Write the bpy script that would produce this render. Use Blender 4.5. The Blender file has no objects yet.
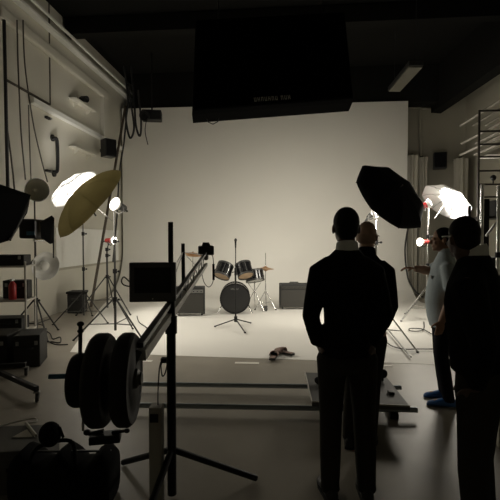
import bpy, bmesh, math, random
from mathutils import Vector as V, Matrix as M, Quaternion as Q
random.seed(7)
C = bpy.context.scene.collection
sc = bpy.context.scene
PI = math.pi

# ------------------------------------------------------------------ camera
FPX = 420.0
YAW = math.atan(36/420); PITCH = math.atan(12/420)
cam_d = bpy.data.cameras.new('camera'); cam = bpy.data.objects.new('camera', cam_d); C.objects.link(cam)
cam_d.sensor_width = 36; cam_d.sensor_fit = 'HORIZONTAL'; cam_d.lens = 36*FPX/500
cam.location = (0, 0, 1.6); cam.rotation_euler = (PI/2-PITCH, 0, YAW)
cam_d.clip_start = .02
sc.camera = cam
EYE = V((0, 0, 1.6))
RM = M.Rotation(YAW, 3, 'Z') @ M.Rotation(PI/2-PITCH, 3, 'X')
FW = V((-math.sin(YAW), math.cos(YAW), 0)); RT = V((math.cos(YAW), math.sin(YAW), 0)); UP = V((0, 0, 1))
def ray(px, py): return RM @ V(((px-250)/FPX, -(py-250)/FPX, -1))
def dep(px, py, d):            # a point d metres ahead of the viewer
    r = ray(px, py); return EYE + r*(d/r.dot(FW))
def onz(px, py, z=0):
    r = ray(px, py); return EYE + r*((z-1.6)/r.z)
def onx(px, py, x):
    r = ray(px, py); return EYE + r*(x/r.x)
def ony(px, py, y):
    r = ray(px, py); return EYE + r*(y/r.y)
def cd(r, u, f): return (RT*r + UP*u + FW*f).normalized()

# ------------------------------------------------------------------ materials
def mat(name, col, rough=.6, metal=0, var=.12, scale=8, bump=0, emit=0, spec=.5, transl=0, col2=None, sheen=0):
    m = bpy.data.materials.new(name); m.use_nodes = True
    nt = m.node_tree; N = nt.nodes; L = nt.links
    b = N['Principled BSDF']; out = N['Material Output']
    c = (*col, 1)
    tc = N.new('ShaderNodeTexCoord'); no = N.new('ShaderNodeTexNoise')
    no.inputs['Scale'].default_value = scale; no.inputs['Detail'].default_value = 5
    L.new(tc.outputs['Object'], no.inputs['Vector'])
    mx = N.new('ShaderNodeMix'); mx.data_type = 'RGBA'
    mx.inputs[6].default_value = tuple(x*(1-var) for x in col)+(1,)
    mx.inputs[7].default_value = (*(col2 or tuple(min(1, x*(1+var)) for x in col)), 1)
    L.new(no.outputs['Fac'], mx.inputs[0]); L.new(mx.outputs[2], b.inputs['Base Color'])
    b.inputs['Roughness'].default_value = rough; b.inputs['Metallic'].default_value = metal
    b.inputs['Specular IOR Level'].default_value = spec
    if bump:
        bp = N.new('ShaderNodeBump'); bp.inputs['Strength'].default_value = bump; bp.inputs['Distance'].default_value = .01
        L.new(no.outputs['Fac'], bp.inputs['Height']); L.new(bp.outputs['Normal'], b.inputs['Normal'])
    if emit:
        b.inputs['Emission Color'].default_value = c; b.inputs['Emission Strength'].default_value = emit
    if transl:
        t = N.new('ShaderNodeBsdfTranslucent'); L.new(mx.outputs[2], t.inputs['Color'])
        ms = N.new('ShaderNodeMixShader'); ms.inputs[0].default_value = transl
        L.new(b.outputs[0], ms.inputs[1]); L.new(t.outputs[0], ms.inputs[2]); L.new(ms.outputs[0], out.inputs['Surface'])
    return m
K = {}
K['concrete'] = mat('grey_brown_concrete', (.29, .265, .22), .42, var=.25, scale=1.7, bump=.05, spec=.35)
K['cyc'] = mat('white_painted_sweep', (.80, .785, .735), .6, var=.025, scale=1.2, spec=.25)
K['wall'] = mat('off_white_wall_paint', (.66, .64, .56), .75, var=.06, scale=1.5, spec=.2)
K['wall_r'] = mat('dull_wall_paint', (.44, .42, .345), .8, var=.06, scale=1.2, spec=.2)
K['void'] = mat('black_ceiling_paint', (.010, .010, .009), .9, spec=.1)
K['board'] = mat('white_board', (.86, .86, .82), .6, var=.04, spec=.3)
K['black'] = mat('black_powder_coat', (.012, .012, .012), .5, spec=.3)
K['rubber'] = mat('black_rubber', (.014, .014, .013), .65, spec=.3, bump=.1, scale=30)
K['blackcloth'] = mat('black_fabric', (.008, .008, .008), .95, spec=.1, scale=60, bump=.1)
K['casing'] = mat('charcoal_casing', (.09, .09, .095), .45, spec=.3)
K['bankcloth'] = mat('black_blackout_cloth', (.0035, .0035, .0035), .95, spec=.05)
K['wallcable'] = mat('dusty_cable', (.075, .066, .05), .8)
K['plastic'] = mat('black_plastic', (.012, .012, .013), .35, spec=.35)
K['screen'] = mat('dark_screen_glass', (.004, .004, .005), .25, spec=.3)
K['chrome'] = mat('chrome', (.75, .75, .74), .22, 1, var=.03)
K['steel'] = mat('brushed_steel', (.42, .42, .42), .38, 1, var=.08, scale=20)
K['rail'] = mat('painted_steel_rail', (.34, .38, .40), .32, .35)
K['alu'] = mat('aluminium', (.55, .53, .48), .55, 0, var=.08, scale=20)
K['dstand'] = mat('dark_stand_metal', (.05, .05, .048), .4, .5)
K['red'] = mat('red_enamel', (.42, .03, .03), .35)
K['blue'] = mat('blue_painted_tube', (.05, .17, .27), .4)
K['gold'] = mat('olive_gold_umbrella_cloth', (.27, .225, .095), .75, var=.1, scale=5, transl=.2, spec=.2)
K['umbw'] = mat('white_umbrella_cloth', (.85, .85, .84), .7, var=.03, transl=.45)
K['umbb'] = mat('black_umbrella_cloth', (.008, .008, .009), .8, spec=.15)
K['silver'] = mat('silver_reflector', (.82, .82, .80), .5, .1, var=.08, scale=25)
K['lampon'] = mat('lit_lamp_glass', (1, .93, .82), .4, emit=14, var=0)
K['skin_d'] = mat('dark_brown_skin', (.10, .055, .038), .55, var=.06)
K['skin_m'] = mat('tan_skin', (.34, .19, .12), .5, var=.06)
K['skin_l'] = mat('light_skin', (.56, .36, .25), .45, var=.06)
K['hair'] = mat('black_hair', (.008, .007, .006), .7, scale=80, bump=.3, spec=.2)
K['greyhair'] = mat('short_grey_hair', (.46, .31, .22), .7, scale=80, bump=.2)
K['sweater'] = mat('black_wool', (.010, .010, .010), .95, scale=90, bump=.2, spec=.1)
K['trouser'] = mat('dark_trouser_cloth', (.036, .033, .027), .9, scale=60, bump=.1, spec=.1)
K['jean'] = mat('dark_denim', (.009, .009, .012), .9, scale=60, bump=.1, spec=.1)
K['collar'] = mat('pale_shirt_cotton', (.80, .83, .81), .85)
K['polo'] = mat('pale_blue_cotton', (.50, .58, .62), .85, scale=40, bump=.05)
K['shoe'] = mat('black_shoe_leather', (.012, .011, .010), .45)
K['shoecover'] = mat('blue_plastic_overshoe', (.03, .12, .35), .4)
K['drum'] = mat('black_drum_lacquer', (.010, .010, .011), .18, spec=.5)
K['skinhead'] = mat('black_drum_head', (.010, .010, .010), .45)
K['tomhead'] = mat('amber_drum_head', (.42, .30, .19), .5)
K['brass'] = mat('bronze_cymbal', (.50, .27, .12), .35, .7)
K['tolex'] = mat('black_vinyl_cover', (.016, .016, .015), .7, scale=120, bump=.2)
K['grille'] = mat('dark_grille_cloth', (.042, .040, .035), .9, scale=150, bump=.2)
K['panel'] = mat('silver_control_panel', (.18, .18, .17), .5, .3)
K['tape'] = mat('white_tape', (.80, .77, .70), .7)
K['cable'] = mat('black_cable_rubber', (.02, .02, .02), .6)
K['curtain'] = mat('pale_drape_cloth', (.47, .45, .385), .9, var=.06, spec=.1)
K['paper'] = mat('pale_paper', (.55, .53, .46), .8)
K['dulltube'] = mat('dull_cardboard', (.26, .24, .20), .8)
K['rackm'] = mat('dark_brown_rack_metal', (.035, .028, .02), .6)
K['fixture'] = mat('unlit_diffuser', (.12, .115, .09), .6)
K['palebox'] = mat('pale_grey_plastic', (.40, .39, .35), .6)
K['case'] = mat('grey_case_laminate', (.10, .10, .095), .6)
K['wood'] = mat('dark_wood_pole', (.06, .045, .03), .6)
K['letters'] = mat('faint_grey_print', (.6, .61, .56), .8)

# ------------------------------------------------------------------ mesh helpers
ORG = {}
def frame(a, ref=None):
    a = V(a).normalized()
    ref = V(ref) if ref is not None else (V((0, 0, 1)) if abs(a.z) < .95 else V((0, 1, 0)))
    x = ref.cross(a)
    if x.length < 1e-5: x = V((1, 0, 0)).cross(a)
    x.normalize(); y = a.cross(x)
    return x, y, a
class B:
    def __init__(s): s.bm = bmesh.new()
    def box(s, c, size, rot=None, bev=0):
        r = bmesh.ops.create_cube(s.bm, size=1); vs = r['verts']
        bmesh.ops.scale(s.bm, verts=vs, vec=size)
        if bev:
            es = list({e for v in vs for e in v.link_edges})
            g = bmesh.ops.bevel(s.bm, geom=es, offset=bev, segments=2, affect='EDGES', profile=.6)
            vs = list({v for f in g['faces'] for v in f.verts} | {v for v in vs if v.is_valid})
        mt = M.Translation(V(c))
        if rot is not None: mt = mt @ (rot.to_4x4() if not isinstance(rot, (int, float)) else M.Rotation(rot, 4, 'Z'))
        bmesh.ops.transform(s.bm, matrix=mt, verts=vs); return s
    def rings(s, rs, cap=True, closed=False):
        out = []
        for ring in rs: out.append([s.bm.verts.new(p) for p in ring])
        n = len(out[0])
        m = len(out)
        for i in range(m if closed else m-1):
            a, b = out[i], out[(i+1) % m]
            for j in range(n):
                s.bm.faces.new((a[j], a[(j+1) % n], b[(j+1) % n], b[j]))
        if cap and not closed:
            s.bm.faces.new(list(reversed(out[0]))); s.bm.faces.new(out[-1])
        return s
    def tube(s, pts, r, n=10, ref=None, r2=None, closed=False):
        pts = [V(p) for p in pts]; k = len(pts)
        rr = r if isinstance(r, (list, tuple)) else [r]*k
        r2 = r2 if r2 is not None else rr
        if not isinstance(r2, (list, tuple)): r2 = [r2]*k
        R = []; px = None
        for i, p in enumerate(pts):
            if closed: t = pts[(i+1) % k]-pts[i-1]
            else: t = pts[min(i+1, k-1)]-pts[max(i-1, 0)]
            t.normalize()
            if ref is not None: x, y, _ = frame(t, ref)
            elif px is None: x, y, _ = frame(t)
            else:
                x = px-t*px.dot(t); x.normalize(); y = t.cross(x)
            px = x
            R.append([p+x*math.cos(2*PI*j/n)*rr[i]+y*math.sin(2*PI*j/n)*r2[i] for j in range(n)])
        return s.rings(R, closed=closed)
    def cyl(s, a, b, r, r1=None, n=20): return s.tube([a, b], [r, r if r1 is None else r1], n)
    def ell(s, c, rad, rot=None, n=20, m=14):
        mt = M.Translation(V(c)) @ (rot.to_4x4() if rot is not None else M.Identity(4)) @ M.Diagonal((*rad, 1))
        bmesh.ops.create_uvsphere(s.bm, u_segments=n, v_segments=m, radius=1, matrix=mt); return s
    def lathe(s, prof, o, a, n=32, closed=False, cap=True):          # prof: (distance along axis, radius)
        x, y, a = frame(a); o = V(o)
        return s.rings([[o+a*h+(x*math.cos(2*PI*j/n)+y*math.sin(2*PI*j/n))*max(r, 1e-4) for j in range(n)] for h, r in prof], cap=cap and not closed, closed=closed)
    def quad(s, *ps): s.bm.faces.new([s.bm.verts.new(V(p)) for p in ps]); return s
    def prism(s, poly, d):
        d = V(d); return s.rings([[V(p) for p in poly], [V(p)+d for p in poly]])
    def build(s, name, m, parent=None, smooth=None, origin=None, label=None, cat=None, group=None, kind=None, fuse=0, sm=6, solid=0):
        bm = s.bm
        bmesh.ops.recalc_face_normals(bm, faces=bm.faces)
        if parent is not None: org = ORG[parent.name]
        elif origin is not None: org = V(origin)
        else:
            xs = [v.co for v in bm.verts]
            mn = [min(c[i] for c in xs) for i in range(3)]; mx = [max(c[i] for c in xs) for i in range(3)]
            org = V(((mn[0]+mx[0])/2, (mn[1]+mx[1])/2, mn[2]))
        bmesh.ops.translate(bm, verts=bm.verts, vec=-org)
        me = bpy.data.meshes.new(name); bm.to_mesh(me); bm.free()
        o = bpy.data.objects.new(name, me); C.objects.link(o)
        if solid:
            md = o.modifiers.new('s', 'SOLIDIFY'); md.thickness = solid; md.offset = 0
        if fuse:
            md = o.modifiers.new('r', 'REMESH'); md.mode = 'VOXEL'; md.voxel_size = fuse; md.use_smooth_shade = True
            if sm:
                md = o.modifiers.new('m', 'SMOOTH'); md.factor = .5; md.iterations = sm
            dg = bpy.context.evaluated_depsgraph_get()
            me2 = bpy.data.meshes.new_from_object(o.evaluated_get(dg)); o.modifiers.clear(); o.data = me2; me2.name = name; me = me2
        me.materials.clear(); me.materials.append(m)
        if smooth is not None or fuse:
            me.shade_smooth()
            if smooth and smooth < 180 and not fuse: me.set_sharp_from_angle(angle=math.radians(smooth))
        if parent is not None: o.parent = parent
        else: o.location = org
        ORG[o.name] = org
        tag(o, label, cat, group, kind)
        return o
def tag(o, label=None, cat=None, group=None, kind=None):
    if label: o['label'] = label
    if cat: o['category'] = cat
    if group: o['group'] = group
    if kind: o['kind'] = kind
    return o
def thing(name, loc, label, cat, group=None):
    o = bpy.data.objects.new(name, None); C.objects.link(o); o.location = V(loc); o.empty_display_size = .1
    ORG[o.name] = V(loc); return tag(o, label, cat, group)
def S(name, b, m, **k): return b.build(name, m, kind='structure', **k)
def curve_pts(ps, n=6):
    ps = [V(p) for p in ps]; out = []
    for i in range(len(ps)-1):
        p0, p1, p2, p3 = ps[max(i-1, 0)], ps[i], ps[i+1], ps[min(i+2, len(ps)-1)]
        for k in range(n):
            t = k/n
            out.append(.5*((2*p1)+(p2-p0)*t+(2*p0-5*p1+4*p2-p3)*t*t+(3*p1-p0-3*p2+p3)*t**3))
    return out+[ps[-1]]

# ------------------------------------------------------------------ room
LX, RX, BY, FY, CZ = -4.85, 5.25, 12.9, -2.5, 6.4
S('floor', B().box(((LX+RX)/2, (BY+FY)/2, -.1), (RX-LX+.4, BY-FY+.4, .2)), K['concrete'])
S('ceiling', B().box(((LX+RX)/2, (BY+FY)/2, CZ+.1), (RX-LX+.4, BY-FY+.4, .2)), K['void'])
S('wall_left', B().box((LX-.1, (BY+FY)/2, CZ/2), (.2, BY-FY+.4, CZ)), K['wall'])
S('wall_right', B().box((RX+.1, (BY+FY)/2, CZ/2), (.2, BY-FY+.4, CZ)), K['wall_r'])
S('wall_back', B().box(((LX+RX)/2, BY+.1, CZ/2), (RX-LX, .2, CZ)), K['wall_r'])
S('wall_front', B().box(((LX+RX)/2, FY-.1, CZ/2), (RX-LX, .2, CZ)), K['wall'])
# the white infinity cove
CY, CR, CH = 12.0, 1.3, 5.37
fl = onz(70, 352, .003); fr = onz(445, 364.6, .003)
prof = []
for i in range(11): prof.append((i/10, None))
XR = 3.34
def left_x(y):
    pts = [(fl.y, fl.x), (9.4, -4.28), (10.2, -4.50), (10.9, -4.76), (12.5, -4.79)]
    for (a, xa), (b, xb) in zip(pts, pts[1:]):
        if y <= b: return xa+(xb-xa)*max(0, (y-a)/(b-a))
    return pts[-1][1]
rows = []
NS = 12
def row(fn): rows.append([fn(j/NS) for j in range(NS+1)])
XRF = 4.1
for i in range(11):
    t = i/10
    def fn(u, t=t):
        xr = XRF+(XR-XRF)*max(0, (t-.55)/.45)
        y0 = fl.y+(fr.y-fl.y)/(fr.x-fl.x)*((fl.x+(XRF-fl.x)*u)-fl.x)
        y = y0+(CY-CR-y0)*t
        xl = left_x(y); return V((xl+(xr-xl)*u, y, .003))
    row(fn)
for i in range(1, 13):
    a = PI/2*i/12
    y = CY-CR+CR*math.sin(a); z = .003+CR*(1-math.cos(a))
    row(lambda u, y=y, z=z: V((left_x(y)+(XR-left_x(y))*u, y, z)))
row(lambda u: V((left_x(CY)+(XR-left_x(CY))*u, CY, CH)))
def sheet(name, rws, push):
    b = B(); vv = [[b.bm.verts.new(p) for p in r] for r in rws]
    for i in range(len(vv)-1):
        for j in range(NS): b.bm.faces.new((vv[i][j], vv[i][j+1], vv[i+1][j+1], vv[i+1][j]))
    g = bmesh.ops.extrude_face_region(b.bm, geom=b.bm.faces[:])
    for e in g['geom']:
        if isinstance(e, bmesh.types.BMVert): e.co += V(push)
    S(name, b, K['cyc'], smooth=40)
sheet('floor_cyclorama', rows[:11], (0, 0, -.0025))
sheet('wall_cyclorama', rows[10:], (0, .10, -.0))

# left wall fittings (all run along the wall)
def wz(px, py, x): return onx(px, py, x)
def along(name, p, q, size, m, x, **kw):
    a, c = onx(*p, x), onx(*q, x); mid = (a+c)/2
    return S(name, B().box((x, mid.y, mid.z), (size[0], abs(c.y-a.y), size[1]), bev=.008), m)
a = onx(31, 103.5, LX+.05); c = onx(107, 139, LX+.05)
S('trim_1', B().box((LX+.06, (a.y+12.1)/2, 4.2), (.12, 12.1-a.y, .10), bev=.01), K['board'])
a, c = onx(6, 80, LX+.02), onx(50, 104.5, LX+.02); S('trim_2', B().box((LX+.02, (a.y+c.y)/2, (a.z+c.z)/2), (.04, abs(a.y-c.y), .03)), K['wallcable'])
S('trim_3', B().box((LX+.07, 5.2, 5.84), (.14, 15.2, .07), bev=.01), K['board'])
S('trim_4', B().box((LX+.22, 5.2, 5.95), (.05, 15.2, .05), bev=.01), K['board'])
a, c = onx(62, 62, LX+.06), onx(107, 95, LX+.06); S('trim_10', B().box((LX+.06, (a.y+c.y)/2-1, (a.z+c.z)/2), (.12, abs(a.y-c.y)+2, .22), bev=.05), K['wall'])
a = onx(105, 120, LX+.05); S('trim_11', B().box((LX+.05, a.y, 4.75), (.10, .35, 1.3), bev=.01), K['wall'])
S('trim_5', B().box((LX+.015, 9.9, .93), (.03, 4.2, .05)), K['wall_r'])
a = onx(50, 104, LX)
S('trim_6', B().box((LX+.006, a.y, (a.z+6.4)/2), (.012, .035, 6.4-a.z)), K['wallcable'])
for (p, q, nm) in (((72, 97), (93, 112.5), 'upper'), ((72, 145), (93, 157), 'lower')):
    a, c = onx(*p, LX+.08), onx(*q, LX+.08)
    t = thing('wall_shelf', (LX, (a.y+c.y)/2, (a.z+c.z)/2), 'small pale ledge high on the left wall, above the white cable trunking' if nm == 'upper' else 'small pale ledge on the left wall, below the cable trunking beside the wall speaker', 'shelf')
    B().box((LX+.09, (a.y+c.y)/2, (a.z+c.z)/2), (.18, abs(a.y-c.y), .04), bev=.006).build('board', K['wall'], t)
    for yy in (-.3, .3): B().prism([(LX, (a.y+c.y)/2+yy*abs(a.y-c.y), (a.z+c.z)/2-.02), (LX, (a.y+c.y)/2+yy*abs(a.y-c.y), (a.z+c.z)/2-.14), (LX+.15, (a.y+c.y)/2+yy*abs(a.y-c.y), (a.z+c.z)/2-.02)], (0, .02, 0)).build('bracket', K['wall'], t)
    if nm == 'upper':
        a = onx(81.5, 98, LX+.1)
        t = thing('spotlight', a, 'small dark spotlight sitting on the upper wall ledge', 'lamp')
        zz = (onx(72, 97, LX+.08).z+onx(93, 112.5, LX+.08).z)/2+.021
        t.location.z = zz; ORG[t.name] = V((a.x, a.y, zz))
        B().lathe([(0, .05), (.02, .05), (.05, .065), (.2, .075), (.2, .06), (.15, .03)], V((a.x-.02, a.y, zz+.09)), (1, -.4, -.2), 20).build('housing', K['black'], t, smooth=40)
        B().box((a.x, a.y, zz+.03), (.06, .1, .06), bev=.008).build('bracket', K['dstand'], t)
# white board along the wall
a = onx(55, 228, LX+.03)
B().box((LX+.03, (a.y+11.7)/2, 1.39), (.05, 11.7-a.y, .86), bev=.008).build('wall_panel', K['board'], label='long white board fixed low along the left wall behind the light stands', cat='board')
# conduit handle
hp = [onx(52, 138, LX), onx(53.5, 138.5, LX+.10), onx(57, 141, LX+.12), onx(57.5, 169, LX+.12), onx(54.5, 172, LX+.10), onx(53.5, 173.5, LX)]
t = thing('wall_pipe', hp[-1], 'dark bent pipe bracket standing off the left wall above the silver dish', 'pipe')
B().tube(curve_pts(hp, 5), .035, 10).build('tube', K['black'], t, smooth=60)
for p in (hp[0], hp[-1]): B().cyl(p, p+V((.03, 0, 0)), .07).build('flange', K['black'], t, smooth=40)
# cables hanging on the left wall
cab = [([(4, 20), (5, 62), (6.5, 130), (8, 195)], .035, 'thick black conduit running down the left wall nearest the picture edge'),
       ([(7.5, 130), (12, 165), (15, 195)], .018, 'thin cable splitting off the thick black conduit on the left wall'),
       ([(17, 20), (18, 62), (21, 130), (25.5, 180)], .016, 'slim dark cable hanging straight down the left wall beside the thick conduit'),
       ([(28.5, 105), (29.5, 140), (31, 180)], .014, 'thin cable hanging from the trunking end above the silver dish'),
       ([(23, 20), (25, 66), (33, 122), (41, 158), (47.5, 182)], .016, 'slanting dark cable crossing the left wall from ceiling to silver dish')]
for ps, r, lb in cab:
    pts = [onx(px, py, LX+.14+r) for px, py in ps]
    pts = [V((p.x, p.y, min(p.z, CZ-.02))) for p in pts]
    B().tube(curve_pts(pts), r*.8, 8).build('hanging_cable', K['cable'] if r > .03 else K['wallcable'], smooth=60, label=lb, cat='cable')
for px, py in ((46.5, 118), (47, 171)):
    p = onx(px, py, LX+.001)
    t = thing('cable_clip', p, 'small black cable clip under the white trunking on the left wall' if py < 150 else 'small black cable clip beside the lower end of the bent wall pipe', 'clip')
    B().box(p+V((.03, 0, 0)), (.06, .16, .05), bev=.01).build('clip', K['black'], t)
    B().cyl(p+V((.06, .05, 0)), p+V((.08, .05, 0)), .02).build('screw', K['steel'], t)
def speaker(px, py, pt, w, h, d, rz, label, wallx=None):
    c = pt; t = thing('loudspeaker', V((c.x, c.y, c.z-h/2)), label, 'speaker')
    r = M.Rotation(rz, 3, 'Z')
    B().box(c, (w, d, h), r, .02).build('cabinet', K['plastic'], t)
    B().box(c+r@V((0, -d/2-.006, 0)), (w*.88, .012, h*.9), r, .005).build('grille', K['blackcloth'], t)
    B().box(c+r@V((0, d/2+.125, 0)), (.06, .27, .08), r).build('bracket', K['dstand'], t)
    return t
speaker(0, 0, onx(108.5, 148.5, LX+.36), .30, .45, .28, .9, 'black loudspeaker hung on the left wall beside the white sweep')
speaker(0, 0, ony(440, 161, BY-.36), .35, .46, .3, -.25, 'black loudspeaker mounted on the back wall right of the sweep')

# ------------------------------------------------------------------ ceiling gear
S('trim_7', B().box((-.15, 12.35, 5.9), (8.7, .5, 1.06)), K['void'])
S('trim_8', B().box((0, 9.0, 6.2), (9.6, .25, .35)), K['void'])
S('trim_9', B().box((0, 6.2, 6.2), (9.6, .25, .35)), K['void'])
q0 = ony(431, 113, 12.6); q1 = V((4.42, 8.95, q0.z)); q2 = q0.lerp(q1, 1.75); hz = CZ-q0.z
S('trim_12', B().prism([q0, q2, q2+UP*hz, q0+UP*hz], (.3, .08, 0)), K['void'])
# slim pipe on the back wall
p0 = ony(420, 104, BY-.06); p1 = ony(421, 158, BY-.06)
B().tube([p0, p1], .05, 10).build('wall_pipe', K['wall_r'], smooth=60, label='pale vertical pipe on the back wall just right of the sweep', cat='pipe')
p0 = ony(410, 107, BY-.08); p1 = ony(437, 110, BY-.08)
B().tube([p0, p1], .035, 10).build('wall_pipe', K['wall_r'], smooth=60, label='pale horizontal pipe under the ceiling above the right wall speaker', cat='pipe')
# unlit fluorescent fixture
cs = [onz(408.75, 67.5, 5), onz(422.5, 67.5, 5), onz(400, 91.75, 5), onz(388.75, 91.75, 5)]
ctr = sum(cs, V())/4
t = thing('ceiling_light', ctr, 'long pale unlit fluorescent fitting under the black ceiling', 'light')
B().prism(cs, (0, 0, .03)).build('diffuser', K['fixture'], t)
B().prism([ctr+(p-ctr)*1.06+V((0, 0, .03)) for p in cs], (0, 0, .09)).build('housing', K['dstand'], t)
for p in (cs[0]+cs[1], cs[2]+cs[3]): B().cyl(p/2+V((0, 0, .12)), V((p.x/2, p.y/2, CZ)), .008, n=8).build('hanger', K['dstand'], t)
# big overhead light bank with its back to us
D = 6.6
bl, br = dep(192, 114.5, D), dep(352.5, 102.5, D+.25)
tl, tr = dep(195.5, 24, D+.65), dep(344, 16, D+.9)
n = (br-bl).cross(tl-bl).normalized()
if n.dot(FW) < 0: n = -n
t = thing('light_bank', (bl+br)/2, 'huge black light bank hung overhead with its back to the viewer', 'light bank')
cc = (bl+br+tl+tr)/4
cc_bank, n_bank = cc.copy(), n.copy()
b = B(); rim = [bl, br, tr, tl]
back = [p+(cc-p)*.03-n*.10 for p in rim]
b.rings([[p+n*.22 for p in rim], rim, [p+(cc-p)*.01-n*.08 for p in rim], back])
b.build('hood', K['bankcloth'], t)
b = B(); b.rings([[p+(cc-p)*.02+n*.222 for p in rim], [p+(cc-p)*.02+n*.235 for p in rim]]); b.build('diffuser', K['board'], t)
for u in (.15, .85):
    p = tl+(tr-tl)*u; B().tube([p, V((p.x, p.y, CZ))], .012, 8).build('hanger', K['dstand'], t)
ex = (br-bl).normalized(); ey = n.cross(ex).normalized()
if ey.z < 0: ey = -ey
b = B(); r_ = ray(254.5, 101.6); o = EYE+r_*((cc_bank-n_bank*.106-EYE).dot(n_bank)/r_.dot(n_bank))
def lower_face(o): return o
glyph = ['I-I', 'II', 'III', 'I-I', 'E', 'L', '/', 'A', ' ', 'II', 'I', 'F']
x = 0
for ch in range(11):
    if ch == 7: b.build('lettering', K['letters'], t); b = B(); x += .035; continue
    w = .036; h = .075
    p = o+ex*x
    for k in ((0, .009), (w-.01, .009)):
        b.box(p+ex*(k[0]+.004)+ey*h/2, (k[1], .01, h), M((ex, n, ey)).transposed())
    yy = (ch*37 % 3)*.5
    b.box(p+ex*w/2+ey*(h*(.1+.8*yy)), (w, .01, .011), M((ex, n, ey)).transposed())
    x += .056
b.build('lettering', K['letters'], t)
b = B(); b.tube([dep(207, 119, D-.06), dep(208, 122, D-.08), dep(213, 124.2, D-.08), dep(218, 121.5, D-.08), dep(219, 118, D-.04)], .008, 8); b.build('cable', K['cable'], t, smooth=60)
# hanging lamp and cable bundle near the left corner
pt = ony(152, 116, 10.8)
t = thing('stage_lamp', pt, 'black lamp hanging from the ceiling above the left end of the sweep', 'lamp')
B().box(pt, (.5, .3, .26), .2, .03).build('housing', K['black'], t)
B().lathe([(0, .1), (.12, .14), (.12, .12), (.02, .08)], pt+V((-.1, -.15, -.02)), (-.2, -1, -.4)).build('lens_hood', K['black'], t, smooth=40)
B().tube([pt+V((0, 0, .12)), V((pt.x, pt.y, CZ))], .02, 8).build('hanger', K['black'], t, smooth=60)
b = B()
b.tube(curve_pts([pt+V((-.15, 0, -.1)), pt+V((-.17, -.05, -.4)), pt+V((-.1, -.05, -.75))]), .012, 8); b.build('cable', K['cable'], t, smooth=60)
for i, (ps, lb) in enumerate([([(124, 66), (128, 100), (126, 120), (130, 138), (134, 128), (131, 104), (128, 84)], 'looped bundle of black cable hanging at the left top corner of the sweep'),
        ([(131, 66), (134, 100), (136, 126), (140, 136), (141, 120), (138, 90)], 'smaller cable loop hanging beside the bundle at the sweep corner')]):
    b = B(); b.tube(curve_pts([ony(px, py, 11.0) for px, py in ps]), .028, 8); b.build('cable_loop', K['cable'], smooth=60, label=lb, cat='cable')
# leaning pole and loose cable at the left edge of the sweep
p0, p1 = ony(125.5, 106, 11.1), onz(86, 305, .0); p1 = V((LX+.35, 10.3, .03)); p1 = onz(91, 307, .02)
B().tube([p1, p0], .032, 10).build('leaning_pole', K['wood'], smooth=60, label='long dark pole leaning beside the left edge of the sweep', cat='pole')
B().tube(curve_pts([ony(127.5, 104, 11.1), ony(124, 142, 11.1), ony(119.5, 172, 11.1), ony(117, 215, 11.0), ony(113, 262, 10.9)]), .024, 8).build('hanging_cable', K['cable'], smooth=60, label='dark cable hanging beside the long leaning pole at the sweep edge', cat='cable')
# ------------------------------------------------------------------ lighting gear makers
def stand(name, label, foot, apex_z, top, spread, angs, m, r=.016, top_pt=None, group=None):
    f = V(foot); t = thing(name, f, label, 'light stand', group)
    tp = V(top_pt) if top_pt is not None else V((f.x, f.y, top))
    mid = V((f.x, f.y, apex_z+.45))
    B().tube([V((f.x, f.y, .12)), mid], r*1.25, 12).build('lower_pole', m, t, smooth=50)
    B().tube([mid, V((f.x, f.y, (mid.z+tp.z)/2))], r, 12).build('middle_pole', m, t, smooth=50)
    B().tube([V((f.x, f.y, (mid.z+tp.z)/2)), tp], r*.75, 12).build('top_pole', m, t, smooth=50)
    for z in (apex_z, mid.z, (mid.z+tp.z)/2):
        q = B(); q.cyl((f.x, f.y, z-.035), (f.x, f.y, z+.035), r*2.1, n=14); q.build('collar', K['black'], t, smooth=50)
        q = B(); q.tube([V((f.x, f.y, z)), V((f.x+.06, f.y-.02, z))], .008, 8); q.ell((f.x+.07, f.y-.024, z), (.018, .01, .018)); q.build('knob', K['black'], t, smooth=50)
    for a in angs:
        e = V((f.x+math.cos(a)*spread, f.y+math.sin(a)*spread, .014)); ap = V((f.x+math.cos(a)*r*2, f.y+math.sin(a)*r*2, apex_z))
        lg = B().tube([ap, e], r*.8, 8).build('leg', m, t, smooth=50)
        B().ell(e, (.022, .022, .014)).build('rubber_foot', K['black'], lg, smooth=60)
        midl = ap.lerp(e, .62)
        B().tube([V((f.x, f.y, midl.z-.02)), midl], r*.55, 8).build('brace', m, t, smooth=50)
    return t
def lamp_head(pos, d, label, body, on=True, R=.075, L=.17, lens=None):
    d = V(d).normalized(); p = V(pos)
    t = thing('lamp_head', p, label, 'lamp')
    B().lathe([(-L, .02), (-L, R*.62), (-L*.9, R*.7), (-L*.3, R*.75), (-L*.28, R*.8), (-L*.1, R*.85)], p, d, 24).build('housing', body, t, smooth=35)
    B().lathe([(-L*.1, R*.5), (-L*.1, R*.86), (0.02, R*1.12), (.05, R*1.25), (.05, R*1.18), (.0, R*.9)], p, d, 28).build('reflector', K['silver'], t, smooth=35)
    B().ell(p+d*.028, (R*1.05, R*1.05, .045), Q(V((0, 0, 1)).rotation_difference(d)).to_matrix()).build('bulb', lens or K['lampon'], t, smooth=60)
    x, y, _ = frame(d)
    b = B(); b.tube([p+x*R*1.0-d*.05, p+x*R*1.15-d*.06-UP*R*.9, p-d*.05-UP*R*1.5, p-x*R*1.15-d*.06-UP*R*.9, p-x*R*1.0-d*.05], .008, 8); b.build('yoke', K['dstand'], t, smooth=60)
    q = B(); q.tube([p-d*L*.9, p-d*(L+.06)-UP*.02], .016, 8); q.build('handle', K['black'], t, smooth=60)
    return t
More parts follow.
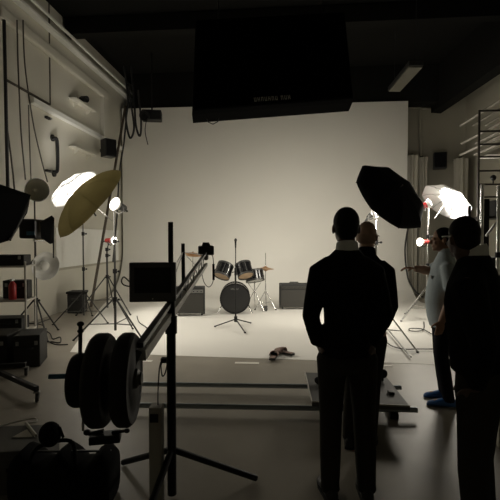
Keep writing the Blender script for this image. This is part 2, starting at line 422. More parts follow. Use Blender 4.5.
def umbrella(label, c, a, R, h, m, rib_m, shaft, roll=0, name='photo_umbrella'):
    a = V(a).normalized(); c = V(c); x, y, _ = frame(a)
    t = thing(name, c, label, 'umbrella')
    N = 8; sub = 6; T = 9
    b = B(); grid = []
    for i in range(1, T+1):
        u = i/T; ringv = []
        for j in range(N*sub):
            th = roll+2*PI*j/(N*sub); k = (j % sub)/sub; s = 4*k*(1-k)
            rad = R*math.sin(u*PI/2*.86)/math.sin(PI/2*.86)*(1-.075*s*u)
            z = -h*(math.cos(u*PI/2*.86)-math.cos(PI/2*.86))/(1-math.cos(PI/2*.86))
            z += .018*s*u
            ringv.append(b.bm.verts.new(c+a*z+x*math.cos(th)*rad+y*math.sin(th)*rad))
        grid.append(ringv)
    tip = b.bm.verts.new(c-a*h)
    n = N*sub
    for j in range(n): b.bm.faces.new((tip, grid[0][j], grid[0][(j+1) % n]))
    for i in range(T-1):
        for j in range(n): b.bm.faces.new((grid[i][j], grid[i+1][j], grid[i+1][(j+1) % n], grid[i][(j+1) % n]))
    ribs = [[grid[i][k*sub].co.copy()+a*.012 for i in range(T)] for k in range(N)]
    can = b.build('canopy', m, t, smooth=11)
    for k in range(N):
        B().tube([c-a*h*.96]+ribs[k], .0045, 6).build('rib', rib_m, t, smooth=60)
        B().tube([c-a*h*.45, ribs[k][4]], .0035, 6).build('stretcher', rib_m, t, smooth=60)
    B().tube([c-a*(h+.05), c+a*shaft], .006, 8).build('shaft', K['steel'], t, smooth=60)
    return t
def area(name, loc, tgt, size, e, col=(1, .9, .76), spread=PI, shape='DISK'):
    l = bpy.data.lights.new(name, 'AREA'); l.shape = shape; l.size = size; l.energy = e; l.color = col; l.spread = spread
    o = bpy.data.objects.new(name, l); C.objects.link(o); o.location = loc
    o.rotation_euler = (V(tgt)-V(loc)).to_track_quat('-Z', 'Y').to_euler(); return o
def spot(name, loc, tgt, e, ang, blend=.4, col=(1, .9, .76), r=.05):
    l = bpy.data.lights.new(name, 'SPOT'); l.energy = e; l.color = col; l.spot_size = ang; l.spot_blend = blend; l.shadow_soft_size = r
    o = bpy.data.objects.new(name, l); C.objects.link(o); o.location = loc
    o.rotation_euler = (V(tgt)-V(loc)).to_track_quat('-Z', 'Y').to_euler(); return o

# ---- left group
f1 = onz(116, 338, 0); f1 = dep(115.5, 338, 6.7); f1.z = 0
h1 = dep(117, 205, 6.7)
stand('light_stand', 'tall dark light stand holding the olive gold umbrella and bright bulb lamp', f1, .62, h1.z-.1, .62, (math.radians(205), math.radians(-25), math.radians(85)), K['dstand'])
ga = cd(.62, -.62, .46)
gc = dep(91, 203.5, 6.45)
umbrella('large olive gold umbrella seen from outside beside the left wall', gc, ga, .68, .28, K['gold'], K['steel'], .42, roll=.2)
lamp_head(h1, cd(-.45, .30, -.80), 'bare bright lamp at the top of the stand under the gold umbrella', K['dstand'], R=.085)
f2 = dep(107.5, 308, 8.9); f2.z = 0
h2 = dep(112.5, 240.5, 8.9)
stand('light_stand', 'dark light stand with red lamp standing behind the gold umbrella stand', f2, .78, h2.z-.02, .62, (math.radians(215), math.radians(-20), math.radians(100)), K['dstand'], top_pt=h2-cd(1, 0, .0)*.08-UP*.06)
lamp_head(h2, cd(.9, 0, -.35), 'red lamp with lit lens below the gold umbrella', K['red'], R=.07)
f3 = dep(84, 318, 8.0); f3.z = 0
stand('light_stand', 'slim dark light stand behind the gold umbrella carrying the glowing white umbrella', f3, .56, 2.35, .55, (math.radians(222), math.radians(-15), math.radians(100)), K['dstand'], r=.013)
wc = dep(75, 190, 7.9)
wa = cd(.62, -.74, -.02)
umbrella('glowing white umbrella half hidden behind the gold one', wc, wa, .50, .18, K['umbw'], K['steel'], .4)
h3 = wc+wa*.38
lamp_head(h3, -wa, 'lamp shining into the left white umbrella, hidden by the gold one', K['red'], R=.07)
# ---- right group
f4 = dep(427, 318, 8.2); f4.z = 0
h4 = dep(427.5, 204, 8.2)
stand('light_stand', 'chrome light stand with two red lamps in front of the pale drapes', f4, .62, h4.z-.08, .62, (math.radians(205), math.radians(-20), math.radians(115)), K['chrome'])
ua = cd(-.60, -.74, -.22)
uc = dep(446, 202, 8.1)
umbrella('bright white umbrella on the chrome stand right of the black umbrella', uc, ua, .50, .16, K['umbw'], K['steel'], .42, roll=.3)
lamp_head(h4, cd(.75, .35, -.25), 'red lamp at the top of the chrome stand aimed into the white umbrella', K['red'], R=.075)
h5 = dep(421.5, 242, 8.15)
lamp_head(h5, cd(-.88, 0, -.35), 'red lamp with lit lens halfway up the chrome stand', K['red'], R=.065)
f5 = dep(375, 340, 6.2); f5.z = 0
stand('light_stand', 'chrome light stand holding the black umbrella behind the bald man', f5, .7, dep(375, 216, 6.2).z, .62, (math.radians(-35), math.radians(215), math.radians(95)), K['chrome'])
ba = cd(-.42, -.56, .72)
bc = dep(391, 196, 6.0)
umbrella('large black umbrella with its dark back to the viewer', bc, ba, .60, .2, K['umbb'], K['dstand'], .42, roll=.35)
h6 = dep(373, 213, 6.25)
lamp_head(h6, -ba, 'small lamp on the stand below the black umbrella', K['dstand'], lens=K['silver'], R=.045, L=.12)
q = B(); q.tube([dep(371, 205, 6.1), dep(376, 220, 6.2)], .012, 8); q.ell(dep(371, 206, 6.1), (.03, .03, .04)); q.ell(dep(375.5, 217, 6.2), (.04, .035, .03))
q.build('umbrella_clamp', K['chrome'], smooth=60, label='shiny clamp joining the black umbrella to its stand', cat='clamp')

# ---- dishes, soft box and roller stand at the left edge
def dish(label, c, d, R, deep, boss=True):
    d = V(d).normalized(); c = V(c)
    t = thing('beauty_dish', c, label, 'reflector')
    pr = [(-deep, R*.3), (-deep*.8, R*.62), (-deep*.4, R*.87), (0, R), (.012, R*1.02), (.012, R*.985), (-.0, R*.97), (-deep*.4, R*.84), (-deep*.78, R*.58), (-deep*.95, R*.28)]
    b = B(); b.lathe(pr[:6], c, d, 40, cap=False); b.build('shell', K['black'] if not boss else K['silver'], t, smooth=40)
    b = B(); b.lathe([(.010, R*.975), (-deep*.35, R*.84), (-deep*.75, R*.58), (-deep*.92, R*.2), (-deep*.94, .001), (-deep*.97, .001), (-deep*.97, R*.3)], c, d, 40, cap=False); b.build('inner_reflector', K['silver'], t, smooth=60)
    if boss:
        B().lathe([(-deep*.9, R*.3), (-deep*.1, R*.31), (.0, R*.26), (.005, R*.12)], c, d, 28).build('centre_cap', K['board'], t, smooth=40)
    else:
        B().lathe([(-deep*.95, .035), (-deep*.5, .035), (-deep*.4, .02)], c, d, 20).build('bulb', K['board'], t, smooth=40)
    B().lathe([(-deep-.24, .05), (-deep-.22, .075), (-deep-.02, .075), (-deep, .06)], c, d, 24).build('lamp_body', K['plastic'], t, smooth=40)
    return t
dc = dep(37, 190, 6.5)
dish('silver dish reflector with black back facing right against the left wall', dc, cd(.68, -.05, -.72), .175, .16, False)
fs = dep(36, 300, 6.75); fs.z = 0
fs_t = stand('light_stand', 'dark light stand carrying the silver dishes behind the shelf trolley', fs, .6, dc.z-.1, .5, (math.radians(200), math.radians(-40), math.radians(80)), K['dstand'])
d2 = dep(45.5, 266, 6.4)
dish('round silver beauty dish hanging face on below the black flag', d2, cd(.80, -.10, -.60), .215, .09, True)
# black lamp body and barn door flag
lb = dep(33, 229, 5.7)
t = thing('studio_flash', lb, 'black studio flash with blue rear panel between soft box and black flag', 'flash')
B().box(lb, (.22, .32, .26), YAW, .03).build('housing', K['plastic'], t)
B().box(lb+cd(0, 0, -1)*.165-UP*.06+RT*.05, (.1, .01, .05), YAW).build('rear_panel', K['blue'], t)
b = B(); p = lb+RT*.09-UP*.15
b.tube([p-FW*.15, p+FW*.1], .02, 8); b.build('handle', K['chrome'], t, smooth=60)
b = B(); fp = [dep(40, 222, 5.6), dep(51.5, 215.5, 5.75), dep(54, 218, 5.8), dep(53.5, 243, 5.8), dep(50, 244, 5.7), dep(41, 238, 5.6)]
b.prism(fp, FW*.012); 
t = thing('black_flag', dep(50, 240, 5.7), 'black flag panel clipped above the round silver dish', 'flag')
b.build('panel', K['blackcloth'], t)
B().tube([dep(53.5, 240, 5.78), dep(53.6, 258, 5.78)], .01, 8).build('rod', K['dstand'], t, smooth=60)
B().tube([V((fs.x, fs.y, 1.72)), lb+FW*.10+UP*.0], .012, 8).build('boom_arm', K['dstand'], fs_t, smooth=50)
B().tube([V((fs.x, fs.y, 1.62)), dep(50, 241, 5.74)], .008, 8).build('boom_arm', K['dstand'], fs_t, smooth=50)
# soft box
t = thing('soft_box', dep(0, 242, 4.5), 'black soft box cut off by the picture edge on the roller stand', 'soft box')
f0 = [dep(30.5, 195, 4.9), dep(27, 213, 4.9), dep(11, 240, 4.3), dep(-22, 250, 3.9), dep(-40, 190, 4.1), dep(0, 184.5, 4.7)]
cc = sum(f0, V())/6; ax = cd(-.6, -.1, .6)
b = B(); b.rings([f0, [cc+(p-cc)*.92+ax*.12 for p in f0], [cc+(p-cc)*.25+ax*.5 for p in f0]]); b.build('hood', K['blackcloth'], t)
b = B(); b.rings([[cc+(p-cc)*1.0-ax*.004 for p in f0], [cc+(p-cc)*1.0-ax*.012 for p in f0]]); b.build('front_cloth', K['blackcloth'], t)
b = B(); b.tube([dep(28, 206, 4.86), dep(10, 240, 4.27)], .012, 8); b.build('edge_rod', K['case'], t, smooth=60)
bs = cc+ax*.5
B().lathe([(0, .08), (.3, .09), (.32, .05)], bs, ax, 20).build('lamp_body', K['plastic'], t, smooth=40)
# roller stand
rc = dep(-12, 388, 4.75); rc.z = 0
t = thing('roller_stand', rc, 'black rolling stand base on castors at the left edge', 'stand')
for (px, py) in ((26, 375.5), (37, 402)):
    e = onz(px, py, 0)
    lg = B().box((rc.lerp(e, .5)+UP*.13), ((e-rc).length, .045, .05), math.atan2(e.y-rc.y, e.x-rc.x), .006).build('leg', K['black'], t)
    B().lathe([(-.016, .02), (-.016, .04), (-.008, .046), (.008, .046), (.016, .04), (.016, .02)], V((e.x, e.y, .046)), RT*.8+FW*.4, 24).build('castor_wheel', K['dstand'], lg, smooth=40)
    B().box((e.x, e.y, .098), (.06, .045, .012), .3).box((e.x+.028, e.y, .075), (.006, .03, .05), .3).build('castor_fork', K['steel'], lg)
for a in (2.0, 3.6):
    e = rc+V((math.cos(a)*.6, math.sin(a)*.6, 0))
    lg = B().box(rc.lerp(e, .5)+UP*.13, (.6, .045, .05), a, .006).build('leg', K['black'], t)
    B().lathe([(-.016, .02), (-.016, .046), (.016, .046), (.016, .02)], V((e.x, e.y, .046)), RT, 24).build('castor_wheel', K['rubber'], lg, smooth=40)
B().tube([rc+UP*.1, V((rc.x, rc.y, 1.2)), V((rc.x, rc.y, 1.9)), bs+ax*.1], .028, 12).build('column', K['black'], t, smooth=50)

# shelf trolley
so = dep(12, 340, 6.0); so.z = 0
t = thing('shelf_trolley', so, 'grey metal shelf trolley loaded with gear at the left wall', 'trolley')
yw = YAW+.12
rr = M.Rotation(yw, 3, 'Z')
def sl(x, y, z): return so+rr@V((x, y, z))
W, Dp = .52, .34
for sx in (-1, 1):
    for sy in (-1, 1):
        B().tube([sl(sx*W/2, sy*Dp/2, .05), sl(sx*W/2, sy*Dp/2, 1.5 if sx < 0 else 1.27)], .014, 8).build('post', K['alu'], t, smooth=50)
        B().ell(sl(sx*W/2, sy*Dp/2, .03), (.03, .03, .03)).build('castor', K['rubber'], t, smooth=60)
for z in (.28, .72, 1.2):
    B().box(sl(0, 0, z), (W+.03, Dp+.03, .025), rr, .004).build('shelf', K['alu'], t)
def gear_case(c, size, label, rot=rr, m=None, latches=True):
    k = thing('equipment_case', V(c)-UP*size[2]/2, label, 'case')
    B().box(c, size, rot, .015).build('shell', m or K['tolex'], k)
    hy = -size[1]/2-.012
    b = B(); b.tube([V(c)+rot@V((-.07, hy+.005, size[2]*.1)), V(c)+rot@V((-.06, hy-.02, size[2]*.1)), V(c)+rot@V((.06, hy-.02, size[2]*.1)), V(c)+rot@V((.07, hy+.005, size[2]*.1))], .009, 8); b.build('handle', K['black'], k, smooth=60)
    for s in (-1, 1): B().box(V(c)+rot@V((s*size[0]*.35, hy+.008, size[2]*.25)), (.035, .012, .05), rot, .003).build('latch', K['steel'], k)
    return k
gear_case(sl(.03, 0, 1.2125+.075), (.40, .26, .15), 'dark equipment case on the top shelf of the grey trolley')
gear_case(sl(.06, .07, .7325+.13), (.34, .17, .26), 'black case on the middle shelf of the grey trolley')
p = sl(.06, -.10, .7325)
k = thing('extinguisher', p, 'small red canister in front of the black case on the trolley', 'canister')
B().lathe([(0, .045), (.01, .05), (.2, .05), (.24, .03), (.26, .015)], p, UP, 20).build('bottle', K['red'], k, smooth=40)
B().box(p+UP*.28, (.03, .1, .03), rr, .005).build('valve', K['board'], k)
gear_case(sl(-.02, 0, .2925+.09), (.42, .28, .18), 'dark case with pale knobs on the lowest shelf of the trolley')
pp = dep(36, 362, 5.35); pp.z = 0
gear_case(pp+RT*-.06+UP*.20, (.30, .42, .40), 'black power pack standing on the floor beside the trolley', M.Rotation(YAW+.25, 3, 'Z'))
gear_case(pp-RT*.48+UP*.2, (.42, .45, .40), 'black gear box on the floor at the picture edge', M.Rotation(YAW+.1, 3, 'Z'))
# black bin behind
bp = dep(77.5, 312, 9.0); bp.z = 0
t = thing('equipment_box', bp, 'black tub standing on the floor by the left wall', 'box')
B().box(bp+UP*.21, (.32, .32, .42), .1, .03).build('shell', K['tolex'], t)
B().box(bp+UP*.44, (.35, .35, .05), .1, .01).build('lid', K['black'], t)
B().box(bp+V((.03, -.17, .3)), (.14, .02, .04), .1, .006).build('handle', K['dstand'], t)

# ------------------------------------------------------------------ cables on the floor
def floor_cable(ps, label, r=.009, z=.0, m=None):
    pts = curve_pts([onz(px, py, z+r) for px, py in ps], 6)
    B().tube(pts, r, 8).build('floor_cable', m or K['cable'], smooth=60, label=label, cat='cable')
floor_cable([(44, 330), (50, 333.5), (53, 339), (60, 337), (60, 342.5), (50, 341.5), (56, 344.5), (68, 344.5)], 'black cable looping over the concrete beside the power pack')
floor_cable([(137, 316), (139, 322), (146, 327), (150, 332)], 'thin cable on the white floor behind the monitor', .008, .02)
floor_cable([(424, 322), (423, 330), (411, 331), (410, 328.5), (422, 329), (432, 334), (440, 337)], 'cable looping across the white floor from the chrome stand', .009, .02)
floor_cable([(384, 340), (392, 346), (404, 349), (418, 349), (436, 349)], 'cable lying on the white floor near the right front edge', .008, .02)
p = dep(401, 338, 6.7)
B().tube([onz(386, 327, .05), onz(411, 357, .035)], .013, 8).build('fallen_rod', K['steel'], smooth=60, label='slim metal rod lying on the white floor beside the bald man', cat='rod')
# tape strips
def tape(px, py, w, label):
    a, c = onz(px-w/2, py, .002), onz(px+w/2, py+.4, .002); d = (c-a).normalized(); s = V((-d.y, d.x, 0))*.035
    B().prism([a-s, c-s, c+s, a+s], (0, 0, .002)).build('tape_strip', K['tape'], label=label, cat='tape')
tape(247, 362.8, 24, 'white tape strip on the concrete left of the slippers')
tape(384, 365.5, 16, 'white tape strip on the concrete right of the standing men')
tape(146.5, 360.8, 11, 'white tape strip on the concrete behind the crane weights')

# slippers
K['plaid'] = mat('dark_plaid_felt', (.10, .065, .055), .9, var=.5, scale=60, col2=(.5, .36, .31))
def slipper(px, py, rz, label):
    o = onz(px, py, .02); r = M.Rotation(rz, 3, 'Z')
    t = thing('slipper', o, label, 'slipper', None)
    def L(x, y, z): return o+r@V((x, y, z))*1.12
    b = B(); ring = []
    out = [(-.035, -.12), (-.04, -.05), (-.042, .03), (-.05, .09), (-.035, .13), (0, .145), (.035, .13), (.05, .09), (.042, .03), (.04, -.05), (.035, -.12), (0, -.135)]
    b.rings([[L(x, y, 0) for x, y in out], [L(x, y, .02) for x, y in out]]); b.build('sole', K['shoe'], t)
    b = B(); R = []
    for y, w, h in ((.0, .05, .075), (.05, .053, .07), (.10, .05, .055), (.135, .034, .04), (.147, .01, .024)):
        R.append([L(w*math.cos(PI*k/10), y, .02+(h-.02)*math.sin(PI*k/10)) for k in range(11)])
    for A, Bq in zip(R, R[1:]):
        va = [b.bm.verts.new(p) for p in A]; vb = [b.bm.verts.new(p) for p in Bq]
        for k in range(10): b.bm.faces.new((va[k], va[k+1], vb[k+1], vb[k]))
    bmesh.ops.remove_doubles(b.bm, verts=b.bm.verts, dist=1e-5)
    b.build('upper', K['plaid'], t, smooth=40, solid=.008)
    B().box(L(0, -.04, .023), (.07, .15, .006), r, .002).build('insole', K['plaid'], t)
slipper(273.5, 357.5, YAW-.2, 'plaid slipper on the front edge of the white floor, toe pointing to the drums')
slipper(285, 353.5, YAW+.9, 'plaid slipper lying turned sideways behind its partner')

# ------------------------------------------------------------------ drums
def drum(name, c, a, R, dep_, label, cat='drum', head=K['skinhead'], legs=None, roll=0):
    a = V(a).normalized(); c = V(c)                       # a points out of the visible head
    t = thing(name, c, label, cat)
    B().lathe([(-dep_, R*.98), (-dep_, R), (0, R), (0, R*.98)], c, a, 48).build('shell', K['drum'], t, smooth=40)
    B().lathe([(.002, R*.97), (.008, R*.9), (.012, .01)], c, a, 48).build('front_head', head, t, smooth=60)
    B().lathe([(-dep_-.002, R*.97), (-dep_-.01, .01)], c, a, 48).build('rear_head', K['board'], t, smooth=60)
    for h in (0, -dep_):
        s = 1 if h == 0 else -1
        B().lathe([(h-s*.02, R*1.005), (h-s*.02, R*1.045), (h+s*.02, R*1.045), (h+s*.02, R*.985), (h+s*.003, R*.985), (h-s*.018, R*1.005)], c, a, 48, closed=True).build('hoop', K['drum'] if R > .25 else K['dstand'], t, smooth=40)
    x, y, _ = frame(a)
    for k in range(8):
        th = 2*PI*k/8+.2; u = x*math.cos(th)+y*math.sin(th)
        q = B(); q.tube([c+u*R*1.03+a*.015, c+u*R*1.03-a*(dep_+.015)], .005, 6); q.box(c+u*R*1.02-a*dep_*.3, (.02, .02, .05), M((x, y, a)).transposed()); q.build('lug', K['dstand'], t)
    return t
bd = dep(235, 297.5, 8.75); bd.z = .335
t = drum('bass_drum', bd, -FW*.99+UP*.0+RT*.02, .305, .42, 'black bass drum facing front at the centre of the drum kit')
for s in (-1, 1):
    B().tube([bd+RT*s*.26+FW*.1-UP*.1, bd+RT*s*.36-FW*.02-UP*.305], .011, 8).build('spur', K['chrome'], t, smooth=50)
B().tube([bd+FW*.15+UP*.29, bd+FW*.15+UP*.55], .016, 10).build('tom_post', K['chrome'], t, smooth=50)
B().tube([bd+FW*.15+UP*.5-RT*.18, bd+FW*.15+UP*.55, bd+FW*.15+UP*.5+RT*.18], .012, 8).build('tom_arm', K['chrome'], t, smooth=50)
b = B()
o = bd-FW*.016+UP*.20-RT*.08
for i in range(6):
    b.box(o+RT*.028*i+UP*.004*math.sin(i*2), (.014, .003, .032), YAW)
    b.box(o+RT*(.028*i+.005)+UP*(.012 if i % 2 else -.012), (.022, .003, .006), YAW)
b.build('badge', K['panel'], t)
la = cd(-.30, -.84, -.46); ra = cd(.24, -.84, -.48)
tl_ = dep(223.5, 271, 8.75); tr_ = dep(244.5, 270.5, 8.75)
drum('rack_tom', tl_+la*.12, la, .165, .26, 'left black rack tom tilted above the bass drum', head=K['tomhead'])
drum('rack_tom', tr_+ra*.12, ra, .165, .26, 'right black rack tom tilted above the bass drum, amber lower head', head=K['tomhead'])
ft = dep(254.5, 276, 9.25); fa = cd(.15, -.96, -.24)
t = drum('snare_drum', ft+fa*.10, fa, .20, .21, 'black side drum on a tripod stand between bass drum and hi-hat', head=K['board'])
b = ft-UP*.15
B().tube([ft-UP*.12, V((ft.x, ft.y, .2))], .012, 8).build('stand_post', K['chrome'], t, smooth=50)
for a in (-.5, 1.6, 3.6):
    B().tube([V((ft.x, ft.y, .45)), V((ft.x+.24*math.cos(a), ft.y+.24*math.sin(a), .01))], .01, 8).build('leg', K['chrome'], t, smooth=50)
    B().tube([V((ft.x, ft.y, ft.z-.35)), V((ft.x+.17*math.cos(a), ft.y+.17*math.sin(a), ft.z-.13))], .008, 8).build('basket_arm', K['chrome'], t, smooth=50)
def cymbal_stand(foot, z, R, tilt, label, hat=False, topz=None):
    f = V(foot); t = thing('cymbal_stand', f, label, 'cymbal')
    B().tube([V((f.x, f.y, .12)), V((f.x, f.y, z*.62))], .013, 10).build('lower_tube', K['chrome'], t, smooth=50)
    B().tube([V((f.x, f.y, z*.6)), V((f.x, f.y, topz or z+.05))], .008, 10).build('rod', K['chrome'], t, smooth=50)
    for a in (-2.6, -.45, 1.5):
        lg = B().tube([V((f.x, f.y, .42)), V((f.x+.26*math.cos(a), f.y+.26*math.sin(a), .012))], .010, 8).build('leg', K['chrome'], t, smooth=50)
        B().ell((f.x+.26*math.cos(a), f.y+.26*math.sin(a), .015), (.02, .02, .015)).build('rubber_foot', K['rubber'], lg, smooth=60)
        B().tube([V((f.x, f.y, .15)), V((f.x+.15*math.cos(a), f.y+.15*math.sin(a), .18))], .007, 8).build('brace', K['chrome'], t, smooth=50)
    def cym(zz, flip, nm):
        B().lathe([(flip*.035, .008), (flip*.035, .03), (flip*.018, .05), (flip*.012, .07), (-flip*.004, R*.7), (-flip*.012, R), (-flip*.014, R), (-flip*.008, R*.7), (flip*.008, .07), (flip*.03, .03)], V((f.x, f.y, zz)), tilt, 40).build(nm, K['brass'], t, smooth=50)
    cym(z, 1, 'cymbal')
    if hat:
        cym(z-.03, -1, 'bottom_cymbal')
        B().box((f.x, f.y-.14, .05), (.09, .26, .015), M.Rotation(.18, 3, 'X'), .004).build('pedal', K['dstand'], t)
        B().box((f.x, f.y-.14, .01), (.1, .3, .015), 0, .004).build('pedal_plate', K['dstand'], t)
    B().ell((f.x, f.y, z+.05), (.014, .014, .016)).build('wing_nut', K['chrome'], t, smooth=60)
hf = dep(265.5, 306, 9.4); hf.z = .02
cymbal_stand(hf, dep(265, 268, 9.4).z, .19, (.05, 0, 1), 'hi-hat on its chrome stand right of the drums', True, dep(265, 253, 9.4).z)
cf = dep(193, 300, 9.4); cf.z = .02
cymbal_stand(cf, dep(193, 254, 9.4).z, .21, cd(.12, 1, -.18), 'bronze crash cymbal on a stand behind the left amplifier')

# mic stand
mf = onz(235.7, 324.5, .02)
t = thing('microphone_stand', mf, 'straight black microphone stand in front of the bass drum', 'microphone stand')
mt_ = dep(235.7, 247, 7.65)
B().tube([mf+UP*.05, V((mf.x, mf.y, 1.0))], .014, 10).build('lower_tube', K['black'], t, smooth=50)
B().tube([V((mf.x, mf.y, .98)), V((mf.x, mf.y, mt_.z))], .009, 10).build('upper_tube', K['black'], t, smooth=50)
B().cyl((mf.x, mf.y, .92), (mf.x, mf.y, 1.06), .024).build('clutch', K['black'], t, smooth=50)
B().cyl(mf+UP*.05, mf+UP*.15, .03).build('hub', K['black'], t, smooth=50)
for (px, py) in ((215, 326.3), (250.5, 322.8), (245, 332.5)):
    e = onz(px, py, .034)
    lg = B().tube([mf+UP*.10, e], .011, 8).build('leg', K['black'], t, smooth=50)
    B().ell(e, (.02, .02, .014)).build('rubber_foot', K['rubber'], lg, smooth=60)
mh = V((mf.x, mf.y, mt_.z))
m_ = thing('microphone', mh, 'dark hand microphone clipped on top of the microphone stand', 'microphone')
B().tube([mh-UP*.02, mh+V((0, -.01, .10))], [.012, .019], 12).build('body', K['plastic'], m_, smooth=50)
B().ell(mh+V((0, -.012, .125)), (.027, .027, .034)).build('grille', K['dstand'], m_, smooth=60)

# ------------------------------------------------------------------ guitar amplifiers
def amp(c, w, h, d, rz, label, panel_top=True):
    c = V(c); r = M.Rotation(rz, 3, 'Z'); t = thing('guitar_amplifier', c, label, 'amplifier')
    def L(x, y, z): return c+r@V((x, y, z))
    b = B(); b.box(L(0, 0, h/2+.02), (w, d, h-.04), r, .02); b.build('cabinet', K['tolex'], t)
    B().box(L(0, -d/2-.006, h*.42), (w*.9, .014, h*.66), r, .004).build('grille', K['grille'], t)
    pn = B().box(L(0, -d/2-.004, h*.85), (w*.9, .014, h*.12), r, .003).build('control_panel', K['panel'] if panel_top else K['grille'], t)
    for k in range(7):
        p = L(-w*.38+w*.76*k/6, -d/2-.012, h*.85)
        B().cyl(p, p+r@V((0, -.018, 0)), .013, n=14).build('knob', K['plastic'], pn, smooth=40)
    b = B(); b.tube([L(-.1, 0, h), L(-.09, 0, h+.025), L(.09, 0, h+.025), L(.1, 0, h)], .011, 8); b.build('handle', K['black'], t, smooth=60)
    for sx in (-1, 1):
        for sz in (.05, h-.03): B().box(L(sx*(w/2-.02), -d/2+.02, sz), (.05, .05, .05), r, .01).build('corner_cap', K['dstand'], t)
        for sy in (-1, 1): B().cyl(L(sx*w*.4, sy*d*.35, 0), L(sx*w*.4, sy*d*.35, .022), .02).build('foot', K['rubber'], t)
a_ = onz(189.5, 315.5, .02); amp(a_+FW*.13, .60, .58, .26, YAW+.08, 'dark guitar amplifier with silver control panel left of the drums')
a_ = onz(294.5, 309, .02); amp(a_+FW*.13, .66, .56, .26, YAW-.02, 'dark guitar amplifier right of the drums, half hidden by the man', False)

# ------------------------------------------------------------------ camera crane
A0, B0 = dep(140, 349, 1.93), dep(206, 253, 4.2)
ad = (B0-A0).normalized()
def arm_at(t): return A0+(B0-A0)*t
pv = dep(171, 301, 2.55); pv = V(pv)
t = thing('camera_crane', V((pv.x, pv.y, 0)), 'black camera crane with round counterweights and long arm reaching to the set', 'camera crane')
ax, ay, _ = frame(ad, UP)      # ax sideways, ay up-ish
R3 = M((ax, ad, ay)).transposed()
ln = (B0-A0).length
def bq(p, w, h): return [p+ax*w+ay*h, p-ax*w+ay*h, p-ax*w-ay*h, p+ax*w-ay*h]
def up_at(t): return arm_at(t)+ay*(.018-.012*t)
def lo_at(t): return arm_at(t)-ay*(.042+.075*t)
b = B(); b.rings([bq(up_at(.0), .017, .012), bq(up_at(1.01), .012, .009)]); b.build('upper_beam', K['dstand'], t)
b = B(); b.rings([bq(lo_at(.01), .018, .026), bq(lo_at(.45), .017, .022), bq(lo_at(1.0), .014, .014)]); b.build('lower_beam', K['alu'], t)
q = B()
q.tube([(up_at if k % 2 else lo_at)(.40+.06*k) for k in range(10)], .005, 6)
q.build('lattice', K['dstand'], t)
px_, pd = pv.x, pv.y
B().tube([V((px_, pd, .02)), V((px_, pd, dep(172, 330, 2.55).z))], .028, 16).build('post', K['black'], t, smooth=50)
B().tube([V((px_, pd, dep(172, 330, 2.55).z-.02)), V((px_, pd, dep(172, 316, 2.55).z))], .036, 16).build('pivot_head', K['black'], t, smooth=50)
B().tube([V((px_, pd, dep(172, 318, 2.55).z)), V((px_, pd, dep(172, 280, 2.55).z))], .026, 12).build('middle_post', K['black'], t, smooth=50)
B().tube([V((px_, pd, dep(172, 282, 2.55).z)), V((px_, pd, dep(172, 222, 2.55).z))], .016, 12).build('upper_mast', K['black'], t, smooth=50)
for a in (.4, 2.5, 4.6):
    B().tube([V((px_, pd, .30)), V((px_+.55*math.cos(a), pd+.55*math.sin(a), .02))], .02, 10).build('leg', K['black'], t, smooth=50)
# front mast with stay wires
fm = arm_at(.62); fmp = V(dep(184, 290, 3.1))
B().tube([dep(183.5, 290, 3.2), dep(183, 243.5, 3.2)], .0145, 12).build('front_mast', K['black'], t, smooth=50)
for (px, py, d) in ((204, 255, 4.1), (176, 272, 2.7), (196, 266, 3.8), (177, 262, 2.65)):
    B().tube([dep(183, 252, 3.2), dep(px, py, d)], .0035, 6).build('stay_wire', K['steel'], t)
# weights
wx = (RT*math.cos(math.radians(4.5))+FW*math.sin(math.radians(4.5))).normalized()
hub = dep(135.4, 378.5, 1.86)
def disc(p0, th, R, lab):
    p0 = V(p0)
    w = B().lathe([(0, .02), (0, R*.55), (-.004, R*.58), (-.004, R*.8), (0, R*.84), (0, R*.93), (-.012, R*.985), (-.02, R), (-th+.02, R), (-th+.012, R*.985), (-th, R*.93), (-th, .02)], p0, wx, 56).build('counterweight', K['rubber'], t, smooth=35)
    b = B(); b.lathe([(-.001, .045), (.012, .042), (.02, .03), (.03, .028), (.03, .01)], p0, wx, 24)
    b.build('hub', K['dstand'], w, smooth=35)
def bar_at(px):
    # point on the axle at picture column px
    r = ray(px, 378); n_ = r.cross(UP).normalized()
    s = -((hub-EYE).dot(n_))/wx.dot(n_); return hub+wx*s
disc(hub, .072, .203, 0)
disc(bar_at(110), .075, .203, 0)
disc(bar_at(87.5), .062, .116, 0)
B().tube([bar_at(49)+UP*.018, bar_at(141)+UP*.018], .011, 14).build('weight_bar', K['blue'], t, smooth=50)
B().tube([bar_at(126), A0-ad*.02], .018, 10).build('rear_link', K['dstand'], t, smooth=50)
hb = bar_at(80)+UP*.02-wx*.0
b = B(); b.tube([hb, dep(80.5, 325, 1.84)], .009, 8); b.ell(dep(80.5, 324, 1.84), (.016, .014, .012)); b.ell(dep(80.5, 331, 1.84), (.014, .014, .01)); b.build('lock_handle', K['black'], t, smooth=60)
B().tube([bar_at(82.5), V((bar_at(82.5).x, bar_at(82.5).y, dep(82, 431, 1.84).z))], .006, 8).build('hanging_rod', K['steel'], t, smooth=50)
